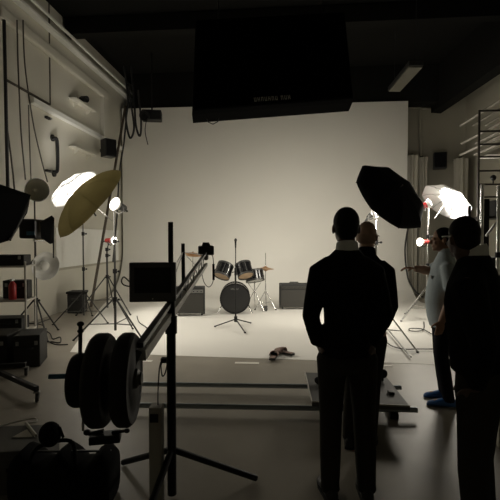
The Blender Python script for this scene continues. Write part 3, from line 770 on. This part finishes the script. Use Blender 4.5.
# loop of cable on the post and pale box below
B().tube(curve_pts([dep(163, 360, 2.5), dep(161, 366, 2.5), dep(162.5, 376, 2.5), dep(165.5, 372, 2.5), dep(167, 362, 2.5), dep(163, 358, 2.5), dep(159.5, 368, 2.5), dep(158, 392, 2.5), dep(158, 405, 2.5)]), .004, 6).build('cable', K['cable'], t, smooth=60)
B().box(dep(164, 360, 2.5), (.035, .04, .03), .1, .005).build('cable_clip', K['black'], t)
p = dep(156.5, 421, 2.5)
t2 = thing('power_box', V((p.x, p.y, 0)), 'slim pale grey box standing beside the black crane post', 'box')
B().box((p.x, p.y, dep(156, 405, 2.5).z/2), (.075, .09, dep(156, 405, 2.5).z), YAW, .008).build('shell', K['palebox'], t2)
B().box((p.x, p.y-.048, dep(156, 415, 2.5).z), (.05, .006, .05), YAW, .002).build('socket', K['plastic'], t2)
# monitor
mp = dep(153, 282, 2.42)
rm = M.Rotation(YAW+.10, 3, 'Z') @ M.Rotation(.0, 3, 'X')
t = thing('monitor', mp-UP*.115, 'dark flat monitor mounted on the crane post showing a blank screen', 'monitor')
B().box(mp, (.265, .035, .228), rm, .008).build('casing', K['casing'], t)
B().box(mp+rm@V((0, -.018, .012)), (.205, .004, .145), rm, .001).build('screen', K['screen'], t)
B().cyl(mp+rm@V((0, -.017, -.095)), mp+rm@V((0, -.020, -.095)), .0035, n=12).build('power_light', K['board'], t)
B().box(mp+rm@V((.0, .035, -.02)), (.1, .05, .1), rm, .006).build('rear_mount', K['dstand'], t)
B().tube([mp+rm@V((.03, .05, -.02)), V((px_, pd, mp.z-.02))], .012, 8).build('bracket_arm', K['dstand'], t, smooth=50)
B().tube(curve_pts([mp+rm@V((-.13, .0, .0)), dep(124, 277, 2.45), dep(121.5, 281, 2.45), dep(124, 285, 2.45), mp+rm@V((-.12, .02, -.03))]), .004, 6).build('cable', K['cable'], t, smooth=60)
# DSLR at the crane tip
cp = dep(206, 250.5, 4.25)
rcam = M.Rotation(YAW+.15, 3, 'Z')
t = thing('camera', cp-UP*.05, 'black stills camera on the far tip of the crane arm', 'camera')
B().box(cp, (.16, .08, .095), rcam, .014).build('body', K['plastic'], t)
B().prism([cp+rcam@V((x, -.03, z)) for x, z in ((-.045, .045), (-.03, .082), (.03, .082), (.045, .045))], rcam@V((0, .06, 0))).build('prism_housing', K['plastic'], t)
B().lathe([(0, .035), (.09, .035), (.1, .038), (.13, .038), (.13, .03)], cp+rcam@V((0, .03, -.005)), rcam@V((0, 1, 0)), 24).build('lens', K['plastic'], t, smooth=40)
B().box(cp+rcam@V((.05, -.01, .045)), (.03, .03, .012), rcam, .003).build('dial', K['plastic'], t)
B().tube([cp-UP*.045, cp-UP*.075, B0-ad*.02], .026, 12).build('tilt_head', K['black'], t, smooth=50)
B().tube(curve_pts([dep(202, 254, 4.2), dep(201.5, 270, 4.2), dep(204, 282, 4.2), dep(208.5, 287, 4.2), dep(212.5, 283, 4.2), dep(213.6, 274, 4.2), dep(213, 258, 4.2), dep(210, 252, 4.22)]), .004, 6).build('strap', K['cable'], t, smooth=60)
B().tube([dep(213.4, 264, 4.2), dep(213.6, 280, 4.2)], .012, 10).build('strap_pad', K['blackcloth'], t, smooth=50)

# ------------------------------------------------------------------ dolly track and platform
ZR = .075
n0, n1 = onz(100, 404.5, ZR), onz(417, 409.8, ZR); g0, g1 = onz(112, 383.6, ZR), onz(401, 387.6, ZR)
t = thing('dolly_track', V(((n0.x+g1.x)/2, (n0.y+g1.y)/2, 0)), 'pair of steel dolly rails lying across the concrete floor', 'track')
for p, q in ((n0, n1), (g0, g1)): B().tube([p, q], .024, 14).build('rail', K['rail'], t, smooth=50)
for u in (.03, .72, .93):
    p, q = n0.lerp(n1, u), g0.lerp(g1, u+.02); d = (q-p).normalized()
    m0 = (p+q)/2; B().box(V((m0.x, m0.y, .0265)), ((q-p).length+.08, .07, .053), math.atan2(d.y, d.x), .006).build('sleeper', K['black'], t)
ZP = .215
pc = [onz(312, 402, ZP), onz(410, 406.5, ZP), onz(384, 374, ZP), onz(305, 372.5, ZP)]
pm = sum(pc, V())/4
t = thing('camera_dolly', V((pm.x, pm.y, 0)), 'low grey platform dolly standing on the rails by the two men', 'dolly')
b = B(); b.prism([p-UP*.035 for p in pc], (0, 0, .035)); b.build('platform', K['case'], t)
b = B(); b.tube([p+UP*.003 for p in (pc[3], pc[0], pc[1])], .008, 6); b.build('edge_trim', K['alu'], t)
for p, q in ((n0, n1), (g0, g1)):
    for u in (.74, .92):
        w = p.lerp(q, u); d = (q-p).normalized(); s = d.cross(UP)
        B().lathe([(-.02, .02), (-.02, .035), (0, .028), (.02, .035), (.02, .02)], w+UP*.058, s, 24).build('wheel', K['rubber'], t, smooth=40)
        B().box(w+UP*.115, (.05, .06, .10), math.atan2(d.y, d.x), .006).build('wheel_bracket', K['black'], t)
def sandbag(o, size, rz, label):
    r = M.Rotation(rz, 3, 'Z'); o = V(o)
    k = thing('sandbag', o, label, 'sandbag')
    for s in (-1, 1):
        B().ell(o+r@V((s*size[0]*.27, 0, size[2]*.5)), (size[0]*.27, size[1]*.5, size[2]*.5), r).build('pouch', K['blackcloth'], k, smooth=60)
    b = B(); b.tube([o+r@V((-.06, 0, size[2]*.7)), o+r@V((-.04, 0, size[2]*1.15)), o+r@V((.04, 0, size[2]*1.15)), o+r@V((.06, 0, size[2]*.7))], .01, 8); b.build('handle', K['blackcloth'], k, smooth=60)
p = onz(352, 384, ZP); sandbag(p, (.22, .16, .12), YAW, 'black sandbag on the dolly platform between the front man\'s legs')
p = onz(323, 384, ZP); sandbag(p, (.15, .12, .07), YAW+.4, 'small black sandbag on the left end of the dolly platform')
p = dep(382.5, 373.5, 4.05)
k = thing('push_wheel', p, 'black round hand wheel at the right side of the dolly', 'wheel')
B().lathe([(-.015, .01), (-.015, .03), (-.02, .042), (0, .048), (.02, .042), (.015, .03), (.015, .01)], p, cd(.3, .1, -1), 24).build('rim', K['rubber'], k, smooth=40)
B().tube([p, V((p.x, p.y, ZP-.005))], .012, 8).build('stem', K['black'], k, smooth=50)

# ------------------------------------------------------------------ near floor clutter, bottom left
o = dep(66, 470, 2.55); o.z = 0
t = thing('equipment_bag', o, 'black holdall lying on the floor below the crane weights', 'bag')
b = B()
Rb = []
for u in range(13):
    x = -.30+.60*u/12; w = .16*(1-(abs(x)/.33)**6*.5); h = .27+.05*math.sin(u*1.3)
    Rb.append([o+RT*x+FW*(w*math.copysign(abs(math.cos(2*PI*k/18))**.6, math.cos(2*PI*k/18)))+UP*(h/2+h/2*math.copysign(abs(math.sin(2*PI*k/18))**.7, math.sin(2*PI*k/18))) for k in range(18)])
b.rings(Rb); b.build('body', K['blackcloth'], t, smooth=60)
b = B(); b.tube(curve_pts([o+RT*-.18+UP*.24-FW*.1, o+RT*-.14+UP*.34-FW*.05, o+RT*.04+UP*.36-FW*.02, o+RT*.1+UP*.25-FW*.1]), .012, 8, ); b.build('handle', K['blackcloth'], t, smooth=60)
b = B(); b.tube([o+RT*-.28+UP*.285, o+RT*.28+UP*.29], .007, 6); b.build('zip', K['dstand'], t)
p = dep(50, 431, 2.5)
t = thing('headphones', V((p.x, p.y, p.z-.05)), 'black rounded headphone pouch on the end of the holdall', 'pouch')
B().ell(p+UP*-.02, (.065, .06, .075)).build('pouch', K['blackcloth'], t, smooth=60)
B().tube([p+RT*.03+UP*.03, p+RT*.06+UP*.02, p+RT*.08-UP*.04], .008, 8).build('strap', K['blackcloth'], t, smooth=60)
p = dep(112, 434, 2.5)
t = thing('tripod_head', p-UP*.05, 'black tripod head with levers lying on the holdall', 'tripod head')
B().box(p+RT*-.04-UP*.02, (.18, .09, .05), YAW+.2, .01).build('base', K['black'], t)
b = B(); b.tube([p-RT*.14+UP*.0, p-RT*.05+UP*.02], .012, 8); b.ell(p-RT*.15+UP*.01, (.022, .02, .018)); b.build('lever', K['black'], t, smooth=60)
b = B(); b.tube([p+RT*.0+UP*.01, p+RT*.09+UP*.02], .01, 8); b.ell(p+RT*.09+UP*.02, (.018, .016, .014)); b.build('pan_handle', K['black'], t, smooth=60)
# low stool with papers
o = dep(14, 470, 2.75); o.z = 0
t = thing('low_crate', o, 'dark low crate at the bottom left corner under the papers', 'crate')
zt = dep(20, 445, 2.65).z
B().box(o+UP*zt/2, (.46, .38, zt), YAW+.1, .01).build('body', K['case'], t)
for s in (-1, 1): B().box(o+UP*zt*.6+RT*s*.1-FW*.195, (.07, .01, .03), YAW+.1, .004).build('hand_hole', K['black'], t)
b = B(); zz = zt+.002
b.prism([V((*p.xy, zz)) for p in (onz(12, 438, zt), onz(33, 438, zt), onz(27, 430, zt))], (0, 0, .004))
b.build('paper_sheet', K['paper'], label='pale sheet of paper on the crate at the bottom left corner', cat='paper')
b = B(); p0, p1 = V((*onz(36, 437.5, zt).xy, zt+.012)), V((*onz(26, 424.5, zt).xy, zt+.012))
b.tube([p0, p1], .010, 8); b.build('metal_strip', K['alu'], smooth=50, label='pale metal strip lying beside the paper on the crate', cat='strip')
B().tube(curve_pts([V((*onz(px, py, zt).xy, zt+.008)) for px, py in ((-2, 428), (10, 424.5), (22, 421.5), (35, 419.5), (36, 423), (28, 424))]), .006, 6).build('loose_cable', K['alu'], smooth=60, label='thin pale cable curling over the crate at the left edge', cat='cable')

# ------------------------------------------------------------------ right side: drapes, rack
def drape(px0, px1, py0, py1, Y, label):
    a, c = ony(px0, py0, Y), ony(px1, py0, Y); zb = max(.03, ony(px0, py1, Y).z)
    t = thing('curtain', V(((a.x+c.x)/2, Y, zb)), label, 'curtain')
    b = B(); n = 40; R = []
    w = c.x-a.x; cx = (a.x+c.x)/2
    for i in range(9):
        v = i/8; z = zb+(a.z-zb)*v; s = 1-.15*math.sin(v*PI)
        R.append([V((cx+(w/2*s+.03*math.sin(7*2*PI*k/n+v*1.5))*math.cos(2*PI*k/n), Y+(.16+.035*math.sin(7*2*PI*k/n+v*1.5))*math.sin(2*PI*k/n), z)) for k in range(n)])
    b.rings(R); b.build('cloth', K['curtain'], t, smooth=60)
    B().tube([V((cx, Y, a.z-.02)), V((cx, Y, a.z+.06)), V((cx, BY, a.z+.06))], .012, 8).build('hook', K['dstand'], t)
drape(406.5, 418, 156, 303, 12.3, 'pale gathered drape hanging against the right edge of the sweep')
drape(418.5, 427, 158, 300, 12.45, 'narrow pale drape between the sweep edge drape and the wall speaker')
drape(455, 468, 159, 300, 12.3, 'pale gathered drape in the back corner behind the white umbrella')
B().tube(curve_pts([ony(408, 228, 11.3), ony(405, 250, 11.2), ony(408, 278, 11.2), ony(416, 292, 11.1), ony(423, 297, 10.9)]), .022, 8).build('hanging_cable', K['cable'], smooth=60, label='dark cable curving down in front of the sweep edge drape', cat='cable')
# rack
YR = 8.0
xl, xr_ = ony(478, 200, YR).x, RX-.15
zt = ony(478, 110, YR).z
t = thing('storage_rack', V(((xl+xr_)/2, YR+.07, 0)), 'tall black storage rack with rungs at the right wall', 'rack')
for y in (YR,):
    for x in (xl, xr_): B().box((x, y, zt/2), (.032, .032, zt), 0, .004).build('upright', K['rackm'], t)
lv = [ony(478, py, YR).z for py in (111, 131.5, 144.5, 157, 171, 184.5, 197)]
for z in lv:
    for y in (YR,): B().box(((xl+xr_)/2, y, z), (xr_-xl, .03, .03), 0, .004).build('rung', K['rackm'], t)
nt = 0
place = ['top of the pile', 'second row', 'third row', 'fourth row', 'fifth row']
for i, (z, xs) in enumerate(zip(lv[:3], ((.05, .30, .55, .8, 1.05), (.08, .36, .62, .9), (.06, .34, .6, .88)))):
    for j, dx in enumerate(xs):
        B().tube([V((xl+.08+dx, YR-.9, z+.040)), V((xl+.08+dx, YR+1.15, z+.040))], .025, 12).build('cardboard_tube', K['dulltube'], smooth=50,
            label='pale long tube on the %s rung of the black rack, %s from its left' % (('topmost', 'second', 'third', 'fourth')[i], ('first', 'second', 'third', 'fourth', 'fifth')[j]), cat='tube', group='tubes stored on the rack')
p = V((xl+.62, YR-.12, lv[3]+.015))
t = thing('cardboard_box', p, 'pale box with a red mark on the black rack', 'box')
b = B(); b.prism([p+V((-.55, -.02, 0)), p+V((.55, -.02, 0)), p+V((.55, -.02, .22)), p+V((-.1, -.02, .22))], (0, .4, 0)); b.build('carton', K['paper'], t)
b = B(); b.tube([p+V((-.12, -.028, .13)), p+V((-.07, -.028, .17)), p+V((0.0, -.028, .15)), p+V((.05, -.028, .18))], .016, 6); b.build('red_mark', K['red'], t)
p = V((xl+.25, YR-.02, lv[5]+.015))
t = thing('clamp_light', p, 'small dark clip lamp standing on a low rung of the rack', 'lamp')
B().ell(p+UP*.1, (.05, .05, .055)).build('lamp_shade', K['black'], t, smooth=60); B().tube([p, p+UP*.08], .012, 8).build('stem', K['black'], t, smooth=50)
# chrome poles and black gear in front of the rack
Yc = 5.6
for px, py0, lb in ((482.5, 184, 'chrome upright pole before the black rack, left of the pair'), (499, 186, 'chrome upright pole before the black rack at the picture edge')):
    p = ony(px, py0, Yc); t = thing('chrome_pole', V((p.x, p.y, 0)), lb, 'pole')
    B().tube([V((p.x, p.y, .02)), V((p.x, p.y, p.z))], .022, 12).build('tube', K['chrome'], t, smooth=50)
    B().cyl((p.x, p.y, 0), (p.x, p.y, .03), .14).build('base', K['black'], t, smooth=40)
    B().cyl((p.x, p.y, 1.35), (p.x, p.y, 1.42), .035).build('collar', K['black'], t, smooth=40)
B().tube([ony(486, 236, Yc+.1), ony(498, 221, Yc+.1)], .016, 10).build('brace_rod', K['steel'], smooth=50, label='slanting steel rod braced between the two chrome poles', cat='rod')
p = ony(488.5, 215, 6.6); 
t = thing('gear_shelf', V((p.x+.2, p.y, 0)), 'black shelf unit full of dark gear behind the chrome poles', 'shelf')
for z in (1.0, 1.9): B().box((p.x+.2, p.y, z), (.8, .5, .03), 0, .004).build('shelf', K['black'], t)
for sx in (-1, 1):
    for sy in (-1, 1): B().box((p.x+.2+sx*.38, p.y+sy*.23, 1.05), (.035, .035, 2.1), 0, .004).build('post', K['black'], t)
gear_case(V((p.x+.12, p.y, 1.015+.15)), (.5, .4, .30), 'black case on the lower board of the gear shelf', M.Rotation(0, 3, 'Z'))
gear_case(V((p.x+.2, p.y, 1.915+.12)), (.42, .36, .24), 'black case on the upper board of the gear shelf', M.Rotation(.1, 3, 'Z'))
p = ony(484.5, 200, 6.2)
B().box((p.x, p.y, 1.05), (.12, .05, 2.1+.1), 0, .006).build('black_post', K['black'], label='black upright plank beside the chrome pole before the rack', cat='plank')
# pale flight case low at the right edge
p = dep(506, 400, 3.3); p.z = 0
gear_case(p+UP*.24+RT*.16, (.5, .5, .48), 'pale grey flight case low at the right picture edge', M.Rotation(YAW-.3, 3, 'Z'), K['wall_r'])

# ------------------------------------------------------------------ people
def hand(b, w, d, nrm, s=1, curl=.5, side=1):
    w = V(w); d = V(d).normalized(); nrm = V(nrm); nrm = (nrm-d*nrm.dot(d)).normalized(); k = d.cross(nrm).normalized()*side   # k: towards thumb side
    b.tube([w-d*.02, w+d*.02, w+d*.05, w+d*.085], [.026*s, .034*s, .042*s, .040*s], 12, ref=nrm, r2=[.020*s, .016*s, .016*s, .013*s])
    for i, ln_ in enumerate((.070, .080, .074, .058)):
        p = w+d*.08*s+k*(.028-.0187*i)*s
        c1 = curl*(.8+.12*i); pts = [p]; a = 0
        for seg, fr_ in ((0, .45), (1, .32), (2, .23)):
            a += c1*(.5 if seg == 0 else .7)
            pts.append(pts[-1]+(d*math.cos(a)+nrm*math.sin(a))*ln_*fr_*s)
        b.tube(pts, [.0098*s, .0095*s, .0088*s, .0078*s], 8)
        b.ell(pts[-1], (.0078*s,)*3, n=8, m=6)
    p = w+d*.02*s+k*.026*s
    pts = [p, p+(d*.6+k*.7+nrm*.2)*.034*s, p+(d*.85+k*.75+nrm*.45)*.055*s, p+(d*1.1+k*.7+nrm*.7)*.062*s]
    b.tube(pts, [.014*s, .0115*s, .010*s, .0085*s], 8); b.ell(pts[-1], (.0085*s,)*3, n=8, m=6)

def person(label, loc, head_z, rz, skin, top_m, leg_m, shoe_m, arms, legs=None, sc_=1.0, wide=1.0, head_yaw=0, head_tilt=0, hair='short', collar=None,
           sleeve='long', waist=1.0, hd_dz=0, hs=1.0, armk=1.0, hem=.86, belly=0, top_name='sweater', shoe_name='shoe', lean=(0, 0), loose=1.0, curl=.45, extras=None):
    """loc: point on the floor; local axes x right, y forward, z up, in metres of a 1.80 m figure"""
    s = head_z/1.80*sc_
    r = M.Rotation(rz, 3, 'Z'); o = V(loc)
    t = thing('person', o, label, 'person')
    ORG[t.name] = V(loc)
    def L(x, y, z):
        k = max(0, z-.9); return o+r@(V((x+lean[0]*k, y+lean[1]*k, z))*s)
    hc = V((lean[0]*.8, .02+lean[1]*.8, 1.675+hd_dz))
    hr = M.Rotation(head_yaw, 3, 'Z') @ M.Rotation(head_tilt, 3, 'X')
    def Hd(x, y, z): return o+r@((hc+hr@V((x, y, z))*hs)*s)
    sh0 = s*hs
    hrot = r @ hr
    legs = legs or {-1: [(-.088, 0, .93), (-.095, .015, .50), (-.10, -.02, .085), 0], 1: [(.088, 0, .93), (.095, .015, .50), (.10, -.02, .085), 0]}
    # ---- one continuous body: head, neck, trunk, arms, hands, legs
    b = B()
    def E(c, rad, rx=0): b.ell(Hd(*c), tuple(x*sh0 for x in rad), hrot @ M.Rotation(rx, 3, 'X'), 24, 18)
    E((0, -.012, .03), (.074, .094, .092)); E((0, .012, -.03), (.064, .078, .082)); E((0, .035, -.072), (.045, .050, .042)); E((0, .07, -.095), (.024, .018, .018))
    E((0, .083, .012), (.050, .014, .012)); E((-.033, .070, -.03), (.022, .016, .018)); E((.033, .070, -.03), (.022, .016, .018))
    b.tube([Hd(0, .090, .008), Hd(0, .104, -.014), Hd(0, .112, -.030), Hd(0, .092, -.040)], [.007*sh0, .009*sh0, .014*sh0, .010*sh0], 10)
    E((0, .088, -.058), (.022, .009, .006)); E((0, .086, -.068), (.020, .009, .006))
    for sx in (-1, 1):
        b.ell(Hd(sx*.078, -.012, -.008), (.009*sh0, .018*sh0, .032*sh0), hrot @ M.Rotation(sx*.25, 3, 'Z'), 14, 10)
    b.tube([L(0, -.02, 1.36), L(0, -.018, 1.48), Hd(0, -.025, -.075), Hd(0, -.02, -.02)], [.075*s, .056*s, .054*s, .055*s], 16)
    b.tube([L(0, 0, .85), L(0, 0, 1.05), L(0, 0, 1.3), L(0, -.01, 1.42), L(0, -.015, 1.47)], [.13*s*wide, .125*s*wide, .14*s*wide, .13*s*wide, .07*s], 18, ref=(r@V((0, 1, 0))), r2=[.085*s, .085*s, .09*s, .07*s, .05*s])
    for sd, (el, wr, hd, nr) in arms.items():
        sh = (sd*.174*wide, -.01, 1.42)
        b.tube([L(sd*.09, -.01, 1.40), L(*sh), L(*[(a_+c_)/2 for a_, c_ in zip(sh, el)]), L(*el), L(*[(a_*.6+c_*.4) for a_, c_ in zip(el, wr)]), L(*wr)], [.05*s, .052*s, .046*s, .037*s*armk, .036*s*armk, .025*s*armk], 12)
        hand(b, L(*wr), r@V(hd), r@V(nr), s, curl, sd)
    for sd, (hp_, kn, an, tw) in legs.items():
        b.tube([L(hp_[0]*.8, hp_[1], hp_[2]), L(*hp_), L(*kn), L(*[a_*.65+c_*.35 for a_, c_ in zip(kn, an)]), L(*an), L(an[0], an[1], .05)], [.08*s, .085*s, .055*s, .054*s, .036*s, .038*s], 12)
        b.tube([L(an[0], an[1]-.02, .045), L(an[0], an[1]+.14, .035)], [.035*s, .03*s], 10)
    b.build('body', skin, t, fuse=.0062, sm=3)
    # ---- garments
    b = B()
    rows_ = [(hem, .172, .118, 0), (hem+.10, .168, .118+belly*.5, belly*.4), (1.06, .160, .112+belly, belly*.8), (1.20, .168, .118+belly*.6, belly*.4), (1.32, .180, .122, 0), (1.40, .172, .112, -.01), (1.46, .148, .094, -.015), (1.51, .110, .076, -.018), (1.55, .068, .064, -.02)]
    b.tube([L(0, y_, z_) for z_, _, _, y_ in rows_], [x_*s*wide*loose*(waist if i_ in (1, 2, 3) else 1) if i_ < 6 else x_*s*wide for i_, (_, x_, _, _) in enumerate(rows_)], 28, ref=(r@V((0, 1, 0))), r2=[y_*s*loose for _, _, y_, _ in rows_])
    for sd, (el, wr, hd, nr) in arms.items():
        sh = V((sd*.170*wide, -.01, 1.40)); el = V(el); wr = V(wr)
        if sleeve == 'long':
            pts = [V((sd*.09, -.015, 1.45)), sh, sh.lerp(el, .5), el, el.lerp(wr, .5), wr.lerp(el, .02)]; rad = [.062, .072, .062, .052, .048, .042]
        else:
            pts = [V((sd*.10, -.01, 1.40)), sh, sh.lerp(el, .4), sh.lerp(el, .78)]; rad = [.068, .070, .066, .064]
        b.tube([L(*p) for p in pts], [x_*s*loose for x_ in rad], 16)
    b.build(top_name, top_m, t, fuse=.011, sm=5)
    b = B()
    b.tube([L(0, 0, .79), L(0, 0, .86), L(0, 0, .95), L(0, 0, 1.03)], [.12*s*wide, .156*s*wide, .156*s*wide, .145*s*wide], 24, ref=(r@V((0, 1, 0))), r2=[.10*s, .115*s, .108*s, .10*s])
    for sd, (hp_, kn, an, tw) in legs.items():
        hp_, kn, an = V(hp_), V(kn), V(an)
        b.tube([L(hp_.x*.8, hp_.y, hp_.z), L(*hp_.lerp(kn, .15)), L(*hp_.lerp(kn, .55)), L(*kn), L(*kn.lerp(an, .5)), L(*an), L(an.x, an.y, .055)], [.085*s, .097*s, .083*s, .070*s, .066*s, .058*s, .062*s], 16)
    b.build('trousers', leg_m, t, fuse=.011, sm=5)
    for sd, (hp_, kn, an, tw) in legs.items():
        rt_ = M.Rotation(tw, 3, 'Z')
        def F(x, y, z): return L(an[0], an[1], 0)+r@(rt_@V((x, y, z))*s)
        b = B()
        for y_, w_, h_ in ((0, 0, 0),): pass
        R_ = []
        for y_, w_, h_ in ((-.075, .022, .05), (-.06, .036, .085), (-.02, .040, .10), (.05, .044, .088), (.11, .050, .066), (.16, .046, .052), (.195, .028, .038), (.205, .010, .026)):
            R_.append([F(w_*math.cos(2*PI*k/16), y_, max(.0, h_/2+h_/2*math.sin(2*PI*k/16)*(1 if math.sin(2*PI*k/16) > 0 else 1))) for k in range(16)])
        b.rings(R_); sh_ = b.build(shoe_name, shoe_m, t, smooth=60)
        if shoe_name == 'shoe':
            b = B(); b.rings([[F(x_, y_, z_) for x_, y_ in ((-.038, -.075), (-.044, .02), (-.052, .11), (-.04, .18), (0, .208), (.04, .18), (.052, .11), (.044, .02), (.038, -.075))] for z_ in (0, .02)]); b.build('sole', K['rubber'], sh_)
    if collar:
        b = B()
        b.tube([L(0, -.018, 1.52), L(0, -.02, 1.55), L(0, -.024, 1.585), L(0, -.023, 1.59)], [.074*s, .069*s, .064*s, .058*s], 24, ref=(r@V((0, 1, 0))), r2=[.066*s, .066*s, .062*s, .056*s])
        b.build('collar', collar, t, smooth=60)
    b = B()
    if hair == 'short':
        b.ell(Hd(0, -.020, .036), (.0795*sh0, .0965*sh0, .094*sh0), hrot, 28, 20); b.ell(Hd(0, -.045, -.012), (.069*sh0, .068*sh0, .068*sh0), hrot, 28, 20)
        b.build('hair', K['hair'], t, fuse=.007, sm=4)
    elif hair == 'bald':
        b.ell(Hd(0, -.034, -.012), (.0765*sh0, .082*sh0, .058*sh0), hrot, 28, 20)
        b.build('hair', K['greyhair'], t, fuse=.007, sm=4)
    if extras:
        extras(t, L, Hd, s, r)
    return t

def at(px, d): p = dep(px, 300, d); p.z = 0; return p
DN = (0, 0, -1)
# front man, hands in his pockets
ll1 = {-1: [(-.082, 0, .93), (-.088, .015, .50), (-.095, -.02, .085), .1], 1: [(.10, 0, .93), (.12, .015, .50), (.13, -.02, .085), -.1]}
person('dark haired man in black sweater with pale collar, back to us, before the dolly', at(346, 2.56), 1.785, YAW-.02, K['skin_d'], K['sweater'], K['trouser'], K['shoe'],
       {-1: ((-.222, -.05, 1.14), (-.165, .06, .95), (.35, .35, -.8), (1, 0, 0)), 1: ((.222, -.05, 1.14), (.165, .06, .95), (-.25, .35, -.8), (-1, 0, 0))},
       legs=ll1, waist=.84, collar=K['collar'], wide=.95, hem=.89, head_yaw=-.05, loose=1.04)
# bald man
def glasses(t, L, Hd, s, r):
    b = B(); b.tube([Hd(.079, -.02, .012), Hd(.081, .05, .012), Hd(.07, .095, .008)], .0028, 6); b.build('glasses', K['dstand'], t)
person('bald man in black jumper and glasses standing behind the dark haired man', at(366.5, 3.18), 1.73, YAW-.35, K['skin_l'], K['sweater'], K['trouser'], K['shoe'],
       {-1: ((-.215, -.02, 1.12), (-.15, .14, .93), (.5, .5, -.6), (1, 0, 0)), 1: ((.19, -.03, 1.14), (.13, .10, .96), (-.3, .5, -.8), (-1, 0, 0))},
       hair='bald', wide=.86, hem=.9, legs={-1: [(-.085, 0, .93), (-.10, .015, .50), (-.12, -.02, .085), .1], 1: [(.07, 0, .93), (.045, .015, .50), (.03, -.02, .085), -.1]}, head_yaw=-.15, head_tilt=-.08, extras=glasses, collar=K['sweater'])
# man in the pale polo, pointing left
def pocket(t, L, Hd, s, r):
    b = B(); b.box(L(-.075, .128, 1.30), (.05*s, .008, .03*s), r); b.build('chest_badge', K['dstand'], t)
lw = {-1: [(-.088, 0, .93), (-.10, .03, .50), (-.11, -.04, .085), 0], 1: [(.088, 0, .93), (.10, .0, .50), (.12, -.05, .085), 0]}
person('man in pale blue polo shirt and blue overshoes pointing towards the drums', at(443, 4.05), 1.70, YAW+1.35, K['skin_m'], K['polo'], K['jean'], K['shoecover'],
       {1: ((.21, .09, 1.34), (.15, .25, 1.37), (-.1, 1, .05), (-.2, 0, -1)), -1: ((-.25, -.03, 1.12), (-.23, .06, .88), (0, .2, -1), (1, 0, 0))},
       legs=lw, armk=1.4, sleeve='short', hem=.80, belly=.03, top_name='polo_shirt', shoe_name='overshoe', collar=K['polo'], head_yaw=.0, extras=pocket, loose=1.06, curl=.5)
# near man at the right edge
def earpiece(t, L, Hd, s, r):
    b = B(); b.tube([Hd(-.082, -.02, .012), Hd(-.083, .03, .012), Hd(-.078, .075, .01)], .004, 6); b.build('glasses', K['board'], t)
    b = B(); pr = None
    for k in range(9):
        a_ = math.radians(-112+9*k); ps = [L(.190*math.cos(a_), .128*math.sin(a_), z_) for z_ in (.965-.012*math.sin(k*PI/8), 1.03)]
        vs = [b.bm.verts.new(p) for p in ps]
        if pr: b.bm.faces.new((pr[0], vs[0], vs[1], pr[1]))
        pr = vs
    b.build('shirt_hem', K['collar'], t, smooth=60, solid=.006)
person('broad man in black jacket at the right edge, seen from behind', at(482, 2.02), 1.765, YAW+.95, K['skin_d'], K['sweater'], K['trouser'], K['shoe'],
       {-1: ((-.215, -.06, 1.15), (-.165, .0, .94), (.1, .1, -1), (1, 0, 0)), 1: ((.25, -.04, 1.12), (.23, .06, .86), (0, .3, -1), (-1, 0, 0))},
       legs={-1: [(-.085, 0, .93), (-.09, .015, .50), (-.085, -.02, .085), .2], 1: [(.085, 0, .93), (.09, .015, .50), (.09, -.02, .085), -.1]},
       hem=1.0, top_name='jacket', collar=K['collar'], wide=1.16, loose=1.08, belly=.0, hd_dz=-.045, hs=.86, head_yaw=-.82, lean=(-.03, .085), extras=earpiece)

# ------------------------------------------------------------------ light
WARM = (1, .925, .79)
area('gold_umbrella_light', gc+ga*.12, V((-.9, 7.2, 0)), 1.1, 34, WARM, 2.8)
area('white_umbrella_light', wc+wa*.15, V((-.4, 9.8, .3)), .9, 14, WARM, 2.8)
area('black_umbrella_light', bc+ba*.12, V((-.1, 11, 1.2)), 1.0, 37, WARM, 1.75)
area('right_umbrella_light', uc+ua*.12, V((.8, 7.2, 0)), .9, 42, WARM, 2.8)
area('overhead_bank_light', cc_bank+n_bank*.55, V((-.15, 9.4, 0)), 1.1, 17, WARM, 2.45, 'SQUARE')
spot('gold_umbrella_lamp', h1-ga*.08, gc-ga*.2, 10, 1.9, .5, WARM)
area('left_umbrella_glow', wc-wa*.22, onx(74, 120, LX), .4, 2.2, (1, .95, .88), .9)
area('right_umbrella_glow', uc-ua*.2, uc-ua*1.2, .8, 6, (1, .95, .88), 2.8)
spot('left_umbrella_lamp', h3-wa*.10, wc-wa*.2, 110, 2.2, .5, (1, .95, .88))
spot('right_umbrella_lamp', h4+cd(.75, .35, -.25)*.08, uc, 230, 2.0, .5, (1, .95, .88))
spot('low_left_lamp', h2+cd(.9, 0, -.35)*.08, h2+cd(1, -.35, -.1), 100, 2.4, .6, WARM)
spot('low_right_lamp', h5+cd(-.85, 0, -.45)*.08, h5+cd(-1, -.35, -.1), 100, 2.4, .6, WARM)

w = bpy.data.worlds.new('dark_world'); sc.world = w; w.use_nodes = True
w.node_tree.nodes['Background'].inputs[0].default_value = (0, 0, 0, 1)
sc.view_settings.view_transform = 'Standard'; sc.view_settings.look = 'None'; sc.view_settings.gamma = 1; sc.view_settings.use_curve_mapping = False
sc.view_settings.exposure = 0
sc.cycles.use_denoising = True
sc.cycles.max_bounces = 8; sc.cycles.diffuse_bounces = 5; sc.cycles.caustics_reflective = False; sc.cycles.caustics_refractive = False
sc.cycles.sample_clamp_indirect = 4
